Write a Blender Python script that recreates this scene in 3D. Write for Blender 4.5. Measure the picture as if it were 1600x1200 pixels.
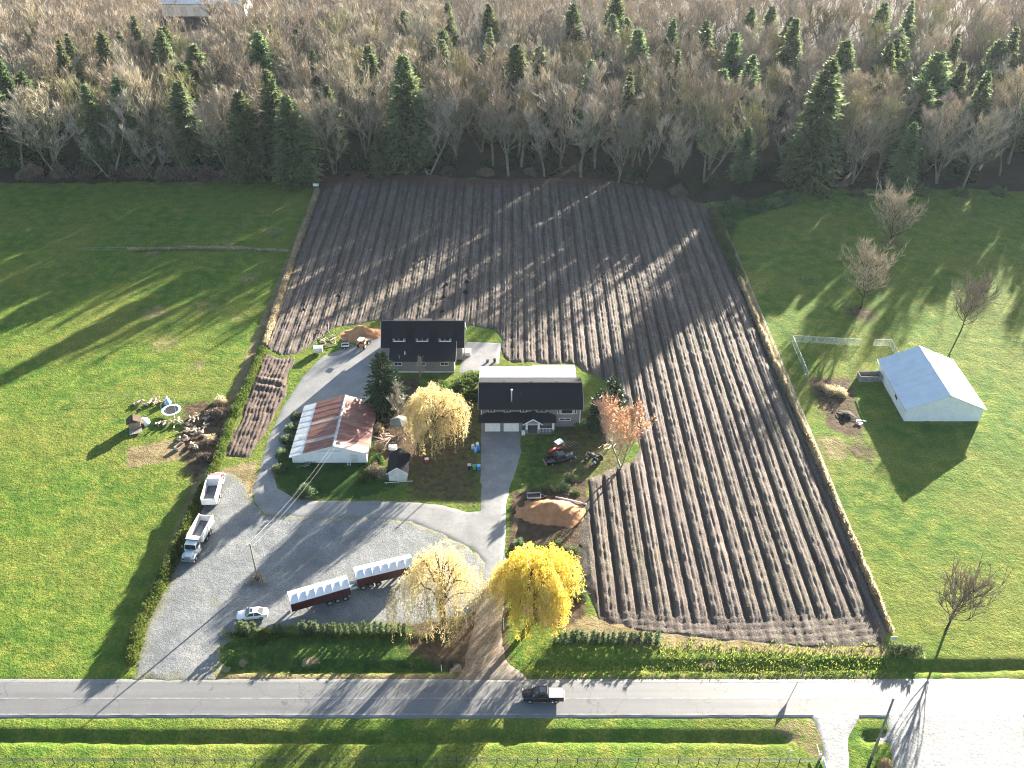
import bpy, math, random
import numpy as np
from mathutils import Vector, Matrix
for _o in list(bpy.data.objects): bpy.data.objects.remove(_o)
S = bpy.context.scene
COL = S.collection
R = math.radians
# ------------------------------------------------------------------ camera, sky, sun, exposure
FPX, PITCH, CAMH = 1485.0, R(35.3), 115.0
cam_d = bpy.data.cameras.new('camera'); cam = bpy.data.objects.new('camera', cam_d); COL.objects.link(cam)
cam.location = (0, 0, CAMH); cam.rotation_euler = (R(90) - PITCH, 0, 0)
cam_d.sensor_width = 36.0; cam_d.lens = FPX / 1600.0 * 36.0
cam_d.clip_start = 1.0; cam_d.clip_end = 12000.0
S.camera = cam
SUN_EL = R(13.0)
SUN_AZ = math.atan2(0.558, 0.83)         # clockwise from +Y towards +X
W = bpy.data.worlds.new('World'); S.world = W; W.use_nodes = True
_n = W.node_tree.nodes; _bg = _n['Background']
_sky = _n.new('ShaderNodeTexSky'); _sky.sky_type = 'NISHITA'; _sky.sun_disc = False
_sky.sun_elevation = SUN_EL; _sky.sun_rotation = SUN_AZ
_sky.air_density = 1.0; _sky.dust_density = 1.4; _sky.ozone_density = 1.6
W.node_tree.links.new(_sky.outputs[0], _bg.inputs[0]); _bg.inputs[1].default_value = 0.05
sun_d = bpy.data.lights.new('sun', 'SUN'); sun = bpy.data.objects.new('sun', sun_d); COL.objects.link(sun)
sun_d.energy = 5.0; sun_d.angle = R(0.53); sun_d.color = (1.0, 0.92, 0.79)
sun_vec = Vector((math.sin(SUN_AZ) * math.cos(SUN_EL), math.cos(SUN_AZ) * math.cos(SUN_EL), math.sin(SUN_EL)))
sun.rotation_euler = sun_vec.to_track_quat('Z', 'Y').to_euler()
sun.location = sun_vec * 300
S.view_settings.view_transform = 'Standard'; S.view_settings.look = 'None'
S.view_settings.gamma = 1.0; S.view_settings.use_curve_mapping = False
S.view_settings.exposure = 3.1
S.render.engine = 'CYCLES'
S.cycles.use_denoising = True; S.cycles.denoiser = 'OPENIMAGEDENOISE'; S.cycles.denoising_input_passes = 'RGB_ALBEDO_NORMAL'; S.cycles.denoising_prefilter = 'NONE'
S.cycles.filter_width = 1.05
S.cycles.max_bounces = 6; S.cycles.diffuse_bounces = 3; S.cycles.glossy_bounces = 2
S.cycles.transmission_bounces = 4; S.cycles.volume_bounces = 0; S.cycles.transparent_max_bounces = 8
S.cycles.sample_clamp_indirect = 4.0

# ------------------------------------------------------------------ pixel -> place helpers (photo pixels, 1600 x 1200)
_c, _s = math.cos(PITCH), math.sin(PITCH)
def ray(px, py):
    u = (px - 800) / FPX; v = (py - 600) / FPX
    return (u, _c - v * _s, -_s - v * _c)
def at(px, py, z=0.0):
    d = ray(px, py); t = (z - CAMH) / d[2]
    return Vector((d[0] * t, d[1] * t, z))
def gpts(pts): return [tuple(at(*p)[:2]) for p in pts]
rng = np.random.default_rng(7)
rnd = random.Random(11)

# ------------------------------------------------------------------ objects
def tag(o, label=None, cat=None, group=None, kind=None):
    if label: o['label'] = label
    if cat: o['category'] = cat
    if group: o['group'] = group
    if kind: o['kind'] = kind
    return o
def thing(name, label, cat, loc=(0, 0, 0), rz=0.0, group=None, scale=None):
    o = bpy.data.objects.new(name, None); COL.objects.link(o)
    o.empty_display_size = 0.5
    o.location = loc; o.rotation_euler = (0, 0, rz)
    if scale: o.scale = scale
    return tag(o, label, cat, group)
def link(name, me, parent=None, loc=None, rz=None, scale=None):
    o = bpy.data.objects.new(name, me); COL.objects.link(o)
    if parent is not None: o.parent = parent
    if loc is not None: o.location = loc
    if rz is not None: o.rotation_euler = (0, 0, rz)
    if scale is not None: o.scale = scale
    return o
def copy_tree(o, parent=None):
    c = o.copy(); COL.objects.link(c); c.parent = parent
    for ch in list(o.children): copy_tree(ch, c)
    return c
def np_mesh(name, v, f, mat, smooth=False):
    """v (n,3), f (m,3|4)"""
    v = np.asarray(v, dtype=np.float32); f = np.asarray(f, dtype=np.int32)
    me = bpy.data.meshes.new(name); k = f.shape[1]
    me.vertices.add(len(v)); me.vertices.foreach_set('co', v.ravel())
    me.loops.add(f.size); me.loops.foreach_set('vertex_index', f.ravel())
    me.polygons.add(len(f)); me.polygons.foreach_set('loop_start', np.arange(0, f.size, k, dtype=np.int32))
    if smooth: me.polygons.foreach_set('use_smooth', np.ones(len(f), dtype=bool))
    me.update(calc_edges=True)
    if mat: me.materials.append(mat)
    return me
class MB:
    """collects simple solids and links them as ONE mesh"""
    def __init__(s): s.v = []; s.f = []
    def add(s, vs, fs):
        b = len(s.v); s.v += [tuple(p) for p in vs]; s.f += [tuple(i + b for i in f) for f in fs]; return s
    def box(s, c, d, rz=0.0, m=None):
        hx, hy, hz = d[0] / 2, d[1] / 2, d[2] / 2
        vs = [Vector((x, y, z)) for z in (-hz, hz) for x, y in ((-hx, -hy), (hx, -hy), (hx, hy), (-hx, hy))]
        M = m if m is not None else Matrix.Rotation(rz, 3, 'Z')
        vs = [M @ p + Vector(c) for p in vs]
        return s.add(vs, [(3, 2, 1, 0), (4, 5, 6, 7), (0, 1, 5, 4), (1, 2, 6, 5), (2, 3, 7, 6), (3, 0, 4, 7)])
    def tube(s, pts, rad, n=6, cap=True):
        pts = [Vector(p) for p in pts]; rad = rad if hasattr(rad, '__len__') else [rad] * len(pts)
        b = len(s.v); prev = None
        for i, p in enumerate(pts):
            d = (pts[min(i + 1, len(pts) - 1)] - pts[max(i - 1, 0)]).normalized()
            if prev is None: a = d.orthogonal().normalized()
            else:
                a = prev - d * prev.dot(d)
                a = a.normalized() if a.length > 1e-6 else d.orthogonal().normalized()
            prev = a; bb = d.cross(a)
            for k in range(n):
                t = 2 * math.pi * k / n
                s.v.append(tuple(p + (a * math.cos(t) + bb * math.sin(t)) * rad[i]))
        for i in range(len(pts) - 1):
            for k in range(n):
                s.f.append((b + i * n + k, b + i * n + (k + 1) % n, b + (i + 1) * n + (k + 1) % n, b + (i + 1) * n + k))
        if cap:
            s.f.append(tuple(b + k for k in range(n))[::-1]); s.f.append(tuple(b + (len(pts) - 1) * n + k for k in range(n)))
        return s
    def prism(s, poly, axis, a, b):
        """polygon in the plane normal to axis ('x','y','z'), extruded a..b"""
        def P(p, t): return {'x': (t, p[0], p[1]), 'y': (p[0], t, p[1]), 'z': (p[0], p[1], t)}[axis]
        n = len(poly); vs = [P(p, a) for p in poly] + [P(p, b) for p in poly]
        fs = [tuple(range(n))[::-1], tuple(range(n, 2 * n))] + [(i, (i + 1) % n, n + (i + 1) % n, n + i) for i in range(n)]
        return s.add(vs, fs)
    def slab(s, q, t):
        """quad q (4 points, counter-clockwise seen from outside) with thickness t inwards"""
        q = [Vector(p) for p in q]; nn = (q[1] - q[0]).cross(q[3] - q[0]).normalized()
        vs = q + [p - nn * t for p in q]
        return s.add(vs, [(0, 1, 2, 3), (7, 6, 5, 4), (0, 4, 5, 1), (1, 5, 6, 2), (2, 6, 7, 3), (3, 7, 4, 0)])
    def build(s, name, mat, parent=None, smooth=False, bevel=0.0, loc=None, rz=None):
        me = bpy.data.meshes.new(name); me.from_pydata(s.v, [], s.f); me.update()
        if smooth:
            for p in me.polygons: p.use_smooth = True
        if mat: me.materials.append(mat)
        o = link(name, me, parent, loc, rz)
        if bevel:
            md = o.modifiers.new('bevel', 'BEVEL'); md.width = bevel; md.segments = 2; md.limit_method = 'ANGLE'
        return o

# ------------------------------------------------------------------ materials
def ramp(nt, fac, stops):
    r = nt.nodes.new('ShaderNodeValToRGB'); e = r.color_ramp.elements
    while len(e) < len(stops): e.new(0.5)
    for i, (p, c) in enumerate(stops):
        e[i].position = p; e[i].color = (*c, 1) if len(c) == 3 else c
    nt.links.new(fac, r.inputs[0]); return r.outputs[0]
def noise(nt, vec, scale, detail=4, rough=0.6, dim='3D'):
    n = nt.nodes.new('ShaderNodeTexNoise'); n.inputs['Scale'].default_value = scale
    n.inputs['Detail'].default_value = detail; n.inputs['Roughness'].default_value = rough
    nt.links.new(vec, n.inputs['Vector']); return n.outputs['Fac']
def mixc(nt, fac, a, b, mode='MIX'):
    m = nt.nodes.new('ShaderNodeMix'); m.data_type = 'RGBA'; m.blend_type = mode
    for sock, v in ((m.inputs[0], fac), (m.inputs[6], a), (m.inputs[7], b)):
        if hasattr(v, 'is_output'): nt.links.new(v, sock)
        elif isinstance(v, (int, float)): sock.default_value = v
        else: sock.default_value = (*v, 1)
    return m.outputs[2]
def math_(nt, op, a, b=None, clamp=False):
    m = nt.nodes.new('ShaderNodeMath'); m.operation = op; m.use_clamp = clamp
    for i, v in enumerate((a, b)):
        if v is None: continue
        if hasattr(v, 'is_output'): nt.links.new(v, m.inputs[i])
        else: m.inputs[i].default_value = v
    return m.outputs[0]
def mapping(nt, vec, scale):
    m = nt.nodes.new('ShaderNodeMapping'); m.inputs['Scale'].default_value = scale
    nt.links.new(vec, m.inputs['Vector']); return m.outputs[0]
def new_mat(name):
    m = bpy.data.materials.new(name); m.use_nodes = True; nt = m.node_tree
    p = nt.nodes['Principled BSDF']; tc = nt.nodes.new('ShaderNodeTexCoord')
    return m, nt, p, tc.outputs['Object']
def bump(nt, p, h, strength, dist):
    b = nt.nodes.new('ShaderNodeBump'); b.inputs['Strength'].default_value = strength; b.inputs['Distance'].default_value = dist
    nt.links.new(h, b.inputs['Height']); nt.links.new(b.outputs[0], p.inputs['Normal'])
def simple(name, c, c2=None, scale=1.5, rough=0.7, spec=0.3, metal=0.0, bmp=None, stretch=None, lo=0.35, hi=0.65, coat=0.0):
    m, nt, p, v = new_mat(name)
    p.inputs['Roughness'].default_value = rough; p.inputs['Specular IOR Level'].default_value = spec
    p.inputs['Metallic'].default_value = metal; p.inputs['Coat Weight'].default_value = coat
    vv = mapping(nt, v, stretch) if stretch else v
    c2 = c2 or tuple(x * 0.8 for x in c)
    f = noise(nt, vv, scale, 6)
    nt.links.new(ramp(nt, f, [(lo, c), (hi, c2)]), p.inputs['Base Color'])
    if bmp: bump(nt, p, noise(nt, vv, bmp[0], 4), bmp[1], bmp[2])
    return m
def leafy(name, c, c2, trans=0.45, rough=0.6, scale=0.35, hue=0.02, val=0.25, spec=0.25):
    """diffuse + light coming through thin leaves; each tree varies a little"""
    m, nt, p, v = new_mat(name)
    f = noise(nt, v, scale, 3)
    col = ramp(nt, f, [(0.36, c), (0.64, c2)])
    oi = nt.nodes.new('ShaderNodeObjectInfo')
    hs = nt.nodes.new('ShaderNodeHueSaturation')
    nt.links.new(math_(nt, 'ADD', math_(nt, 'MULTIPLY', oi.outputs['Random'], hue * 2), 0.5 - hue), hs.inputs['Hue'])
    nt.links.new(math_(nt, 'ADD', math_(nt, 'MULTIPLY', oi.outputs['Random'], val * 2), 1.0 - val), hs.inputs['Value'])
    nt.links.new(col, hs.inputs['Color'])
    col = hs.outputs[0]
    nt.links.new(col, p.inputs['Base Color']); p.inputs['Roughness'].default_value = rough
    p.inputs['Specular IOR Level'].default_value = spec
    t = nt.nodes.new('ShaderNodeBsdfTranslucent'); nt.links.new(col, t.inputs['Color'])
    mx = nt.nodes.new('ShaderNodeMixShader'); mx.inputs[0].default_value = trans
    nt.links.new(p.outputs[0], mx.inputs[1]); nt.links.new(t.outputs[0], mx.inputs[2])
    nt.links.new(mx.outputs[0], nt.nodes['Material Output'].inputs['Surface'])
    return m
def attr(nt, name):
    a = nt.nodes.new('ShaderNodeAttribute'); a.attribute_name = name; return a

M = {}
def make_materials():
    # --- grass ground: r = dry/tan, g = bare brown earth, b = lush dark
    m, nt, p, v = new_mat('grass'); M['grass'] = m
    big = noise(nt, v, 0.045, 4); mid = noise(nt, v, 0.35, 5); fine = noise(nt, v, 2.6, 4, 0.7)
    col = ramp(nt, mid, [(0.32, (0.045, 0.1, 0.016)), (0.5, (0.098, 0.152, 0.024)), (0.7, (0.205, 0.21, 0.042))])
    col = mixc(nt, ramp(nt, big, [(0.42, (0, 0, 0)), (0.62, (1, 1, 1))]), col, mixc(nt, 0.5, col, (0.2, 0.18, 0.045)))
    col = mixc(nt, ramp(nt, fine, [(0.36, (0.75, 0.75, 0.75)), (0.6, (0, 0, 0))]), col, (0.035, 0.07, 0.012))
    a = attr(nt, 'mask'); sx = nt.nodes.new('ShaderNodeSeparateColor'); nt.links.new(a.outputs['Color'], sx.inputs[0])
    jig = math_(nt, 'MULTIPLY', math_(nt, 'SUBTRACT', noise(nt, v, 0.9, 6, 0.7), 0.5), 1.7)
    def edge(ch):
        t = math_(nt, 'ADD', math_(nt, 'MULTIPLY', sx.outputs[ch], 1.25), math_(nt, 'SUBTRACT', jig, 0.12))
        t = math_(nt, 'MULTIPLY', math_(nt, 'SUBTRACT', t, 0.35), 3.0, True)
        return math_(nt, 'MULTIPLY', t, math_(nt, 'MULTIPLY', sx.outputs[ch], 3.0, True))
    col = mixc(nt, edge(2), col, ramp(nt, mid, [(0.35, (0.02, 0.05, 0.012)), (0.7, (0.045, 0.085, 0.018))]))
    col = mixc(nt, edge(0), col, ramp(nt, mid, [(0.35, (0.13, 0.1, 0.05)), (0.7, (0.25, 0.2, 0.11))]))
    col = mixc(nt, edge(1), col, ramp(nt, noise(nt, v, 0.8, 5), [(0.35, (0.05, 0.034, 0.022)), (0.7, (0.12, 0.085, 0.055))]))
    nt.links.new(col, p.inputs['Base Color']); p.inputs['Roughness'].default_value = 0.9
    p.inputs['Specular IOR Level'].default_value = 0.04; p.inputs['Sheen Weight'].default_value = 0.0
    h = math_(nt, 'ADD', math_(nt, 'MULTIPLY', noise(nt, v, 1.1, 5, 0.7), 1.0), math_(nt, 'MULTIPLY', noise(nt, v, 4.5, 3, 0.7), 0.35))
    bump(nt, p, h, 1.0, 0.32)
    # --- ploughed soil; attribute crest 0 (furrow) .. 1 (bed top), litter = leaf litter
    m, nt, p, v = new_mat('soil'); M['soil'] = m
    st = mapping(nt, v, (1.0, 0.16, 1.0))
    n1 = noise(nt, st, 1.3, 6, 0.7); n2 = noise(nt, v, 0.05, 4); n3 = noise(nt, v, 1.6, 5, 0.75)
    col = ramp(nt, n1, [(0.32, (0.042, 0.031, 0.027)), (0.5, (0.11, 0.085, 0.072)), (0.68, (0.22, 0.175, 0.15))])
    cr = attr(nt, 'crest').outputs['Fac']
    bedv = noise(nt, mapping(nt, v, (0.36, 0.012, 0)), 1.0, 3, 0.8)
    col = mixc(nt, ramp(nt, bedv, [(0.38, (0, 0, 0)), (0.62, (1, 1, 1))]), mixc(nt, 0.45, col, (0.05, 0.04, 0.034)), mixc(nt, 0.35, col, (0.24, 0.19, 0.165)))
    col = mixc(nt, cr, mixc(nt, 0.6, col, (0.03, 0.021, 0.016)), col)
    weed = math_(nt, 'MULTIPLY', math_(nt, 'ADD', n3, math_(nt, 'MULTIPLY', n2, 0.55)), 1.0)
    col = mixc(nt, math_(nt, 'MULTIPLY', ramp(nt, weed, [(0.8, (0, 0, 0)), (0.95, (0.7, 0.7, 0.7))]), cr), col, (0.1, 0.11, 0.045))
    straw = noise(nt, v, 3.4, 4, 0.8)
    col = mixc(nt, math_(nt, 'MULTIPLY', ramp(nt, straw, [(0.56, (0, 0, 0)), (0.66, (1, 1, 1))]), cr), col, (0.33, 0.275, 0.22))
    lit = attr(nt, 'litter').outputs['Fac']
    col = mixc(nt, lit, col, ramp(nt, n3, [(0.3, (0.05, 0.026, 0.02)), (0.7, (0.13, 0.068, 0.05))]))
    nt.links.new(col, p.inputs['Base Color']); p.inputs['Roughness'].default_value = 0.85; p.inputs['Specular IOR Level'].default_value = 0.15
    bump(nt, p, noise(nt, mapping(nt, v, (1, 0.6, 1)), 2.4, 6, 0.8), 1.0, 0.3)
    # --- gravel yard; attribute edge 1 at the middle .. 0 at the rim
    m, nt, p, v = new_mat('gravel'); M['gravel'] = m
    n1 = noise(nt, v, 0.22, 5); n2 = noise(nt, v, 3.8, 4, 0.8)
    col = ramp(nt, n1, [(0.32, (0.11, 0.118, 0.122)), (0.52, (0.175, 0.182, 0.185)), (0.7, (0.25, 0.245, 0.23))])
    col = mixc(nt, ramp(nt, n2, [(0.42, (0.65, 0.65, 0.65)), (0.56, (0, 0, 0))]), col, (0.075, 0.077, 0.072))
    gr = math_(nt, 'MULTIPLY', math_(nt, 'SUBTRACT', noise(nt, v, 0.5, 6, 0.75), attr(nt, 'edge').outputs['Fac']), 3.0, True)
    col = mixc(nt, gr, col, ramp(nt, n2, [(0.4, (0.07, 0.085, 0.025)), (0.6, (0.18, 0.15, 0.08))]))
    moss = ramp(nt, noise(nt, v, 0.14, 5, 0.7), [(0.58, (0, 0, 0)), (0.72, (0.55, 0.55, 0.55))])
    col = mixc(nt, moss, col, (0.11, 0.105, 0.06))
    nt.links.new(col, p.inputs['Base Color']); p.inputs['Roughness'].default_value = 0.6; p.inputs['Specular IOR Level'].default_value = 0.35
    bump(nt, p, math_(nt, 'ADD', noise(nt, v, 4.0, 4, 0.8), math_(nt, 'MULTIPLY', noise(nt, v, 0.8, 3), 1.2)), 0.7, 0.1)
    # --- road asphalt, worn pale
    m, nt, p, v = new_mat('asphalt'); M['asphalt'] = m
    n1 = noise(nt, mapping(nt, v, (0.04, 0.9, 1)), 1.0, 5); n2 = noise(nt, v, 6.0, 3, 0.7); n3 = noise(nt, v, 0.35, 5, 0.7)
    col = ramp(nt, n1, [(0.3, (0.125, 0.123, 0.12)), (0.7, (0.17, 0.166, 0.16))])
    col = mixc(nt, ramp(nt, n3, [(0.35, (0.3, 0.3, 0.3)), (0.6, (0, 0, 0))]), col, (0.1, 0.098, 0.096))
    col = mixc(nt, ramp(nt, n2, [(0.4, (0.35, 0.35, 0.35)), (0.6, (0, 0, 0))]), col, (0.09, 0.09, 0.088))
    vo = nt.nodes.new('ShaderNodeTexVoronoi'); vo.feature = 'DISTANCE_TO_EDGE'; vo.inputs['Scale'].default_value = 0.09
    wv = nt.nodes.new('ShaderNodeVectorMath'); wv.operation = 'ADD'; nt.links.new(v, wv.inputs[0])
    nn = nt.nodes.new('ShaderNodeTexNoise'); nn.inputs['Scale'].default_value = 0.5; nt.links.new(v, nn.inputs['Vector'])
    ws = nt.nodes.new('ShaderNodeVectorMath'); ws.operation = 'SCALE'; ws.inputs['Scale'].default_value = 4.0
    nt.links.new(nn.outputs['Color'], ws.inputs[0]); nt.links.new(ws.outputs[0], wv.inputs[1]); nt.links.new(wv.outputs[0], vo.inputs['Vector'])
    col = mixc(nt, ramp(nt, vo.outputs['Distance'], [(0.0, (0.7, 0.7, 0.7)), (0.008, (0, 0, 0))]), col, (0.05, 0.05, 0.05))
    nt.links.new(col, p.inputs['Base Color']); p.inputs['Roughness'].default_value = 0.5; p.inputs['Specular IOR Level'].default_value = 0.5
    bump(nt, p, n2, 0.3, 0.03)
    # --- drive concrete
    m, nt, p, v = new_mat('concrete'); M['concrete'] = m
    n1 = noise(nt, v, 0.25, 6, 0.65); n2 = noise(nt, v, 1.4, 6, 0.7)
    col = ramp(nt, n1, [(0.32, (0.13, 0.13, 0.128)), (0.68, (0.21, 0.207, 0.2))])
    col = mixc(nt, ramp(nt, n2, [(0.34, (0.55, 0.55, 0.55)), (0.5, (0, 0, 0))]), col, (0.1, 0.1, 0.098))
    lf = math_(nt, 'MULTIPLY', attr(nt, 'litter').outputs['Fac'], ramp(nt, noise(nt, v, 1.2, 6, 0.8), [(0.3, (0, 0, 0)), (0.5, (1, 1, 1))]))
    col = mixc(nt, lf, col, ramp(nt, noise(nt, v, 4.0, 3), [(0.4, (0.085, 0.055, 0.03)), (0.6, (0.2, 0.135, 0.075))]))
    nt.links.new(col, p.inputs['Base Color']); p.inputs['Roughness'].default_value = 0.55; p.inputs['Specular IOR Level'].default_value = 0.5
    bump(nt, p, n2, 0.3, 0.03)
    # --- sand
    M['sand'] = simple('sand', (0.42, 0.22, 0.115), (0.3, 0.145, 0.07), 0.7, 0.9, 0.1, bmp=(1.6, 0.8, 0.15))
    M['litter'] = simple('forest_floor', (0.05, 0.032, 0.024), (0.022, 0.022, 0.014), 0.3, 0.9, 0.1, bmp=(1.2, 1.0, 0.3))
    # --- wood, bark
    M['bark'] = simple('bark', (0.17, 0.145, 0.11), (0.09, 0.085, 0.055), 0.6, 0.9, 0.1)
    M['bark_wood'] = simple('mossy_bark', (0.22, 0.195, 0.15), (0.11, 0.115, 0.06), 0.5, 0.9, 0.1)
    M['bark_pale'] = simple('pale_bark', (0.34, 0.3, 0.25), (0.2, 0.17, 0.13), 0.8, 0.85, 0.1)
    M['bark_dark'] = simple('dark_bark', (0.05, 0.038, 0.028), (0.09, 0.065, 0.045), 0.8, 0.9, 0.1)
    M['timber'] = simple('timber', (0.36, 0.27, 0.19), (0.22, 0.16, 0.11), 1.2, 0.8, 0.2, stretch=(1, 6, 6))
    M['timber_grey'] = simple('weathered_timber', (0.3, 0.28, 0.25), (0.17, 0.155, 0.135), 1.2, 0.85, 0.15)
    M['log'] = simple('split_log', (0.55, 0.45, 0.33), (0.3, 0.22, 0.15), 2.0, 0.8, 0.15)
    M['pole'] = simple('pole_timber', (0.3, 0.26, 0.21), (0.17, 0.15, 0.12), 1.0, 0.85, 0.15, stretch=(5, 5, 0.6))
    # --- foliage
    M['twig'] = leafy('twig', (0.28, 0.235, 0.175), (0.42, 0.35, 0.27), 0.0, 0.7, 0.2, 0.015, 0.35, 0.2)
    M['twig_moss'] = leafy('mossy_twig', (0.2, 0.18, 0.09), (0.33, 0.28, 0.16), 0.0, 0.7, 0.2, 0.02, 0.3, 0.2)
    M['twig_grey'] = leafy('grey_twig', (0.32, 0.28, 0.23), (0.45, 0.39, 0.32), 0.0, 0.7, 0.2, 0.01, 0.25, 0.2)
    M['cedar'] = leafy('cedar_leaf', (0.085, 0.13, 0.06), (0.17, 0.205, 0.09), 0.42, 0.6, 0.25, 0.02, 0.25)
    M['spruce'] = leafy('spruce_leaf', (0.018, 0.04, 0.02), (0.04, 0.065, 0.026), 0.2, 0.6, 0.5, 0.01, 0.1)
    M['fir'] = leafy('fir_leaf', (0.095, 0.13, 0.065), (0.19, 0.21, 0.1), 0.42, 0.6, 0.25, 0.02, 0.25)
    M['shrub'] = leafy('shrub_leaf', (0.05, 0.095, 0.02), (0.12, 0.16, 0.04), 0.45, 0.6, 0.5, 0.03, 0.25)
    M['hedge'] = leafy('hedge_leaf', (0.045, 0.085, 0.018), (0.12, 0.155, 0.035), 0.45, 0.6, 0.4, 0.02, 0.15)
    M['bramble'] = leafy('bramble_twig', (0.12, 0.085, 0.07), (0.2, 0.15, 0.115), 0.15, 0.7, 0.3, 0.02, 0.25)
    M['dry_grass'] = leafy('dry_grass', (0.32, 0.26, 0.16), (0.5, 0.42, 0.28), 0.5, 0.7, 0.5, 0.01, 0.15)
    M['willow_y'] = leafy('willow_yellow_leaf', (0.55, 0.42, 0.035), (0.72, 0.58, 0.12), 0.55, 0.5, 0.3, 0.005, 0.05)
    M['willow_p'] = leafy('willow_pale_leaf', (0.5, 0.4, 0.16), (0.64, 0.53, 0.27), 0.5, 0.5, 0.3, 0.005, 0.05)
    M['willow_s'] = leafy('willow_strand', (0.4, 0.3, 0.15), (0.52, 0.42, 0.25), 0.3, 0.6, 0.3, 0.0, 0.0)
    M['ivy'] = leafy('ivy_leaf', (0.02, 0.045, 0.022), (0.04, 0.07, 0.03), 0.25, 0.6, 0.4, 0.02, 0.3)
    M['verge'] = leafy('verge_grass', (0.13, 0.17, 0.03), (0.24, 0.26, 0.06), 0.5, 0.6, 0.5, 0.01, 0.1)
    M['orange'] = leafy('orange_leaf', (0.5, 0.22, 0.1), (0.56, 0.33, 0.19), 0.5, 0.5, 0.3, 0.0, 0.0)
    M['pinktwig'] = leafy('pinkish_twig', (0.34, 0.23, 0.18), (0.45, 0.31, 0.24), 0.0, 0.6, 0.3, 0.0, 0.0)
    # --- buildings and vehicles
    M['shingle'] = simple('charcoal_shingle', (0.02, 0.02, 0.026), (0.013, 0.0135, 0.018), 2.5, 0.85, 0.08, bmp=(7, 0.3, 0.03), stretch=(1, 3, 3))
    M['siding'] = simple('grey_siding', (0.22, 0.205, 0.205), (0.18, 0.17, 0.17), 0.8, 0.7, 0.3)
    M['white'] = simple('white_paint', (0.8, 0.8, 0.79), (0.7, 0.7, 0.69), 1.2, 0.45, 0.4)
    M['offwhite'] = simple('weathered_white', (0.7, 0.69, 0.66), (0.5, 0.49, 0.46), 0.9, 0.6, 0.3)
    M['membrane'] = simple('pale_roof_sheet', (0.62, 0.62, 0.6), (0.5, 0.5, 0.48), 0.6, 0.5, 0.4)
    M['blue_roof'] = simple('pale_blue_metal', (0.5, 0.57, 0.62), (0.43, 0.5, 0.55), 0.4, 0.4, 0.5)
    M['glass'] = simple('window_glass', (0.02, 0.024, 0.03), (0.03, 0.035, 0.045), 0.6, 0.08, 0.7)
    M['rust'] = simple('rusty_roof', (0.17, 0.055, 0.038), (0.28, 0.135, 0.1), 0.5, 0.6, 0.4, stretch=(0.5, 2.5, 1), lo=0.4, hi=0.68)
    M['rust_lt'] = simple('faded_rust', (0.3, 0.19, 0.15), (0.5, 0.4, 0.35), 0.6, 0.6, 0.4, stretch=(0.5, 2.5, 1))
    M['tin'] = simple('tin_sheet', (0.55, 0.55, 0.54), (0.32, 0.26, 0.22), 0.7, 0.45, 0.5, lo=0.5, hi=0.72)
    M['ridge'] = simple('ridge_metal', (0.5, 0.5, 0.5), (0.3, 0.26, 0.24), 1.0, 0.5, 0.5)
    M['truck_white'] = simple('truck_white', (0.74, 0.74, 0.73), (0.62, 0.6, 0.57), 1.0, 0.35, 0.5, coat=0.3)
    M['car_white'] = simple('car_white', (0.8, 0.8, 0.8), (0.77, 0.77, 0.77), 1.0, 0.25, 0.5, coat=0.8)
    M['car_black'] = simple('car_black', (0.004, 0.004, 0.006), (0.006, 0.006, 0.008), 1.0, 0.25, 0.4, coat=0.3)
    M['red_paint'] = simple('red_paint', (0.42, 0.035, 0.03), (0.28, 0.02, 0.02), 1.5, 0.4, 0.5, coat=0.3)
    M['pink_paint'] = simple('faded_red_paint', (0.5, 0.22, 0.22), (0.4, 0.14, 0.14), 1.5, 0.4, 0.5)
    M['orange_paint'] = simple('orange_paint', (0.6, 0.25, 0.08), (0.45, 0.16, 0.05), 1.5, 0.45, 0.4)
    M['maroon'] = simple('maroon_panel', (0.07, 0.016, 0.016), (0.045, 0.012, 0.014), 1.0, 0.4, 0.5)
    M['tarp'] = simple('white_tarp', (0.7, 0.7, 0.71), (0.6, 0.6, 0.63), 0.8, 0.55, 0.3)
    M['tonneau'] = simple('grey_bed_cover', (0.26, 0.26, 0.265), (0.22, 0.22, 0.225), 1.0, 0.5, 0.4)
    M['rubber'] = simple('rubber', (0.02, 0.02, 0.02), (0.03, 0.028, 0.026), 2.0, 0.8, 0.2)
    M['steel'] = simple('steel', (0.42, 0.42, 0.42), (0.3, 0.3, 0.3), 2.0, 0.4, 0.5, metal=0.5)
    M['dark_steel'] = simple('dark_steel', (0.05, 0.05, 0.052), (0.03, 0.03, 0.03), 2.0, 0.6, 0.3)
    M['galv'] = simple('galvanised', (0.45, 0.46, 0.46), (0.36, 0.37, 0.37), 2.0, 0.5, 0.5)
    M['bed_steel'] = simple('worn_bed_steel', (0.035, 0.04, 0.05), (0.11, 0.125, 0.15), 0.7, 0.4, 0.5)
    M['blue'] = simple('blue_plastic', (0.03, 0.16, 0.6), (0.02, 0.1, 0.45), 2, 0.4, 0.4)
    M['blue_lt'] = simple('light_blue_plastic', (0.15, 0.45, 0.75), (0.1, 0.35, 0.65), 2, 0.4, 0.4)
    M['green_p'] = simple('green_plastic', (0.05, 0.3, 0.1), (0.04, 0.22, 0.07), 2, 0.4, 0.4)
    M['black_p'] = simple('black_plastic', (0.018, 0.018, 0.02), (0.03, 0.03, 0.03), 2, 0.5, 0.4)
    M['canvas'] = simple('grey_green_canvas', (0.22, 0.22, 0.18), (0.17, 0.17, 0.13), 0.8, 0.8, 0.2)
    M['red_glass'] = simple('tail_lamp', (0.4, 0.01, 0.02), (0.3, 0.01, 0.01), 2, 0.2, 0.5)
    M['lamp'] = simple('head_lamp', (0.7, 0.72, 0.75), (0.6, 0.62, 0.65), 2, 0.1, 0.6)
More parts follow.
